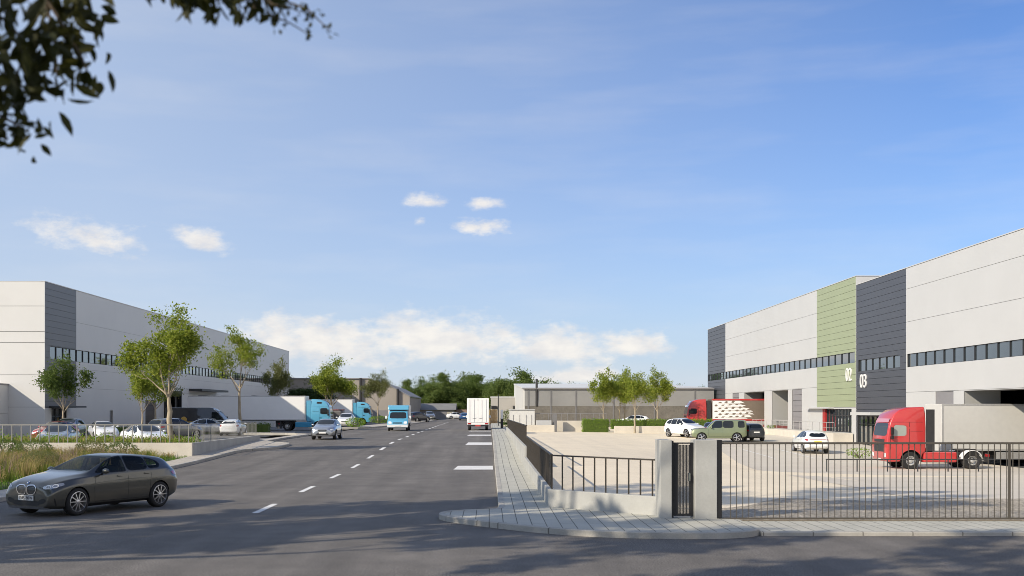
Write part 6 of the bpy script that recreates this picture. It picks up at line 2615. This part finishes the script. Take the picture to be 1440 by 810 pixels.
make_car('hatch', 'dark grey bronze hatchback turning out at the left foreground', P_OLIVE, (-9.98, 27.95, 0), math.atan2(-.883, -.469), sub=3, wheel='fine', face='kidney', name='car', front_text='1545 BKW')
rd = lambda x, y: (x, y, z_road(y))
make_car('suv', 'silver crossover driving towards the camera in the left lane', P_SILVER, rd(wx(460, 76), 76), R(-91), cladding=True, face='cross', name='car').scale = (.88, .90, .86)
GP = 'cars parked in the left car park'
cp = lambda px, d: (wx(px, d), d, .25)
make_car('saloon', 'front silver saloon behind the railing, nearest the left edge', P_SILVER, cp(82, 63.5), R(-82), GP)
make_car('suv', 'silver grey tall car behind the front silver saloon', P_SILVER, cp(96, 82), R(-84), GP)
make_car('hatch', 'red hatchback mostly hidden behind the silver saloon', P_RED, cp(79, 79.0), R(-95), GP)
make_car('saloon', 'white saloon in the second row with dark windscreen', P_WHITE, cp(145, 81), R(-62), GP)
make_car('saloon', 'white saloon nosing up to the planter left of the tree trunk', P_WHITE, cp(204, 64), R(-52), GP)
make_car('suv', 'dark blue grey estate parked behind the trunk of the planter tree', P_GREY, cp(246, 82), R(62), GP)
make_car('hatch', 'white hatchback with red tail lights seen from behind by the black van', P_WHITE, cp(328, 96), R(93), GP)
make_car('saloon', 'silver saloon with only its roof showing in front of the black van', P_SILVER, cp(296, 100), R(10), GP)
make_car('suv', 'white crossover waiting behind the bush at the lorry yard entrance', P_WHITE, (wx(487, 121), 121, .47), R(-88), None)
make_car('suv', 'dark navy people carrier parked at the far left kerb beyond the blue van', P_NAVY, rd(wx(588, 172), 172), R(55), 'cars at the far end of the road')
make_car('suv', 'grey off-road car parked in front of the workshop doors', P_GREY, (wx(604, 205), 205, .47), R(-80), 'cars at the far end of the road')
make_car('saloon', 'white saloon standing at the very end of the road', P_WHITE, (wx(643, 226), 226, .47), R(10), 'cars at the far end of the road')
make_car('hatch', 'blue hatchback just left of the white truck', P_BLUE, (wx(653, 200), 200, .47), R(90), 'cars at the far end of the road')
yz = lambda px, d: (wx(px, d), d, z_yard(wx(px, d), d) + .085)
GY = 'cars parked in the right yard'
make_car('suv', 'white crossover seen from behind with a yellow number plate', P_WHITE, yz(1139, 80.5), R(88), GY, rear_plate=M_PLATEY, light_bar=True)
make_car('offroader', 'sage green boxy off-roader parked side on behind the gate pillars', P_GREEN, yz(1010, 97), R(174), GY, cladding=False)
make_car('suv', 'dark grey car seen from behind beside the green off-roader', P_DARK, yz(1052, 98.5), R(96), GY)
make_car('suv', 'white tall car facing the camera left of the green off-roader', P_WHITE, yz(963, 107), R(-64), GY).scale = (1.1, 1.04, 1.12)
make_car('saloon', 'dark saloon between the white tall car and the red lorry', P_DARK, yz(1000, 108), R(-100), GY)
make_car('hatch', 'small white hatchback behind the clipped hedge', P_WHITE, (wx(889, 139), 139, z_yard(17, 139) + .35), R(175), GY)

# lorries on the left
GL = 'blue lorries with white trailers'
lz = .06


def blue_lorry(label, px, d):
    t = make_lorry(label, P_AQUA, (wx(px, d), d, lz), 0.0, 13.4, group=GL, lower=P_AQUA2)
    return t


blue_lorry('near aqua blue lorry with a long white trailer backed to the warehouse', 467, 127)
blue_lorry('far aqua blue lorry with a white trailer, second in the lorry yard', 523, 172)
m = MB()
tt = thing('container', 'low grey container with a dark red top edge between the blue lorries', 'container', (wx(472, 152), 152, .06))
m.box(-1.1, 1.1, -1.0, 1.0, .12, 2.3)
m.build('body', M_GREY2_CLAD, tt, bevel=.02)
MB().box(-1.15, 1.15, -1.05, 1.05, 2.302, 2.42).build('top_edge', pbr('red_oxide', (.25, .06, .05), .6), tt)
MB().box(-.8, .8, -1.03, -1.003, .9, 2.1).build('panel', M_GREY_CLAD, tt)
MB().box(-1.05, 1.05, -.9, .9, 0, .119).build('skids', M_CHASSIS, tt)

# black van with gold lettering
t, bvh, a = make_van('long black panel van with a gold disc and white lettering', P_VANB, (wx(284, 111), 111, .10), 0.0, length=6.9)
M_GOLD = pbr('gold_print', (.55, .33, .06), .4)
disc = [(-.0 + 1.55 + .30 * math.cos(2 * PI * i / 24), 1.38 + .30 * math.sin(2 * PI * i / 24)) for i in range(24)]
for nm, poly, mt in (('gold_disc', disc, M_GOLD), ('gold_line', [(-1.7, 1.10), (.25, 1.10), (.25, 1.19), (-1.7, 1.19)], M_GOLD)):
    me = patch_mesh(bvh, [[(-x if nm == 'gold_line' else x, z) for x, z in poly]], SIDE, .006, .2, nm, mt)
    me = flip_y(me)
    link(nm, me, t)
tm = text_mesh('TRANSPORTES AZORIN', .24, M_NUMBER, .004, .72)
tx = link('lettering', tm, t)
tx.location = (.75, -1.0, 1.40)
tx.rotation_euler = (R(90), 0, 0)

# box trucks on the road
make_box_truck('small box van with an aqua blue cab driving towards the camera', P_AQUA, M_BOX, rd(wx(561.5, 106.4), 106.4), R(-89), 1.95, 2.0, .75, 2.42, 5.0, top_paint=P_AQUA, name='box_van')
t, a, bw = make_box_truck('white box truck parked at the right kerb seen from behind', M_WHITEP, M_BOX, rd(wx(672.6, 110.4), 110.4), R(90), 2.0, 2.14, .78, 3.12, 6.4)
m = MB()
m.add([(-a - .006, .55, 1.16), (-a - .006, .30, 1.10), (-a - .006, .05, 1.22), (-a - .006, .28, 1.20)], [(0, 1, 2, 3)])
m.add([(-a - .006, -.05, 1.16), (-a - .006, -.30, 1.10), (-a - .006, -.55, 1.22), (-a - .006, -.28, 1.20)], [(0, 1, 2, 3)])
m.add([(-a - .006, .14, 2.92), (-a - .006, -.14, 2.92), (-a - .006, -.10, 2.98), (-a - .006, .10, 2.98)], [(0, 1, 2, 3)])
m.build('rear_marks', pbr('print_grey', (.35, .35, .36), .5), t, fix=False)

# red lorries in the right yard
t = thing('tractor_unit', 'red tractor unit without trailer parked on the yard behind the long fence', 'lorry', (wx(1229, 65.5), 64.6, -.93), PI)
make_tractor(t, P_LRED, modern=False, window_tint=pbr('pale_glass', (.30, .33, .30), rough=.05, coat=1.0), front2=P_LRED2, lower=P_LRED)
t = thing('trailer', 'plain grey box trailer standing in the dock of unit 03', 'trailer', (27.9, 69.3, -1.0), PI)
make_trailer(t, 0, 13.0, .95, 3.86, pbr('trailer_grey', (.56, .555, .53), .5, var=.04), rear_axles=True)
D2 = 127.2
t = make_lorry('red lorry with white brush pattern on its brown trailer, backed into unit 02', P_LRED, (22.6, D2, z_yard(22.6, D2) + .06), PI, 13.0, box=pbr('tarpaulin_brown', (.17, .135, .105), .6, var=.08), front2=M_WHITEP, modern=False, top=3.62, lower=P_LRED)
m = MB()
rng = random.Random(3)
ZB_, ZT_ = 1.34, 3.42
for r_ in range(13):
    z0_, z1_ = lerp(ZB_, ZT_, r_ / 13), lerp(ZB_, ZT_, (r_ + 1) / 13)
    xe = -6.55 - .55 * math.sin(r_ * .42 + .2) - (.35 if r_ % 2 else 0)
    m.add([(-2.95, 1.280, z0_), (xe - .25, 1.280, z0_ + .05), (xe, 1.280, z1_), (-2.95, 1.280, z1_)], [(0, 1, 2, 3)])
for r_ in range(6):
    for c_ in range(5):
        x, z = -3.35 - c_ * .78 - (r_ % 2) * .39 + rng.uniform(-.06, .06), 1.52 + r_ * .34 + c_ * .035
        if z > ZT_ - .1:
            continue
        L_, h_ = rng.uniform(.2, .3), rng.uniform(.05, .09)
        m.add([(x + L_, 1.283, z - .06), (x + .08, 1.283, z + h_), (x - L_, 1.283, z + .07), (x - .08, 1.283, z - h_)], [(0, 1, 2, 3)], 1)
        m.add([(x + .1, 1.284, z - h_ * 1.3), (x + .1, 1.284, z + h_ * 1.3), (x - .1, 1.284, z + h_ * 1.4), (x - .1, 1.284, z - h_ * 1.2)], [(0, 1, 2, 3)], 1)
m.build('brush_pattern', [M_BOX, MATS['tarpaulin_brown']], t, fix=False)
MB().box(-15.8, -2.86, 1.276, 1.30, 3.46, 3.64).build('red_rail', P_LRED, t)
MB().box(-15.8, -2.86, 1.276, 1.30, 1.16, 1.30).build('red_sill', P_LRED, t)
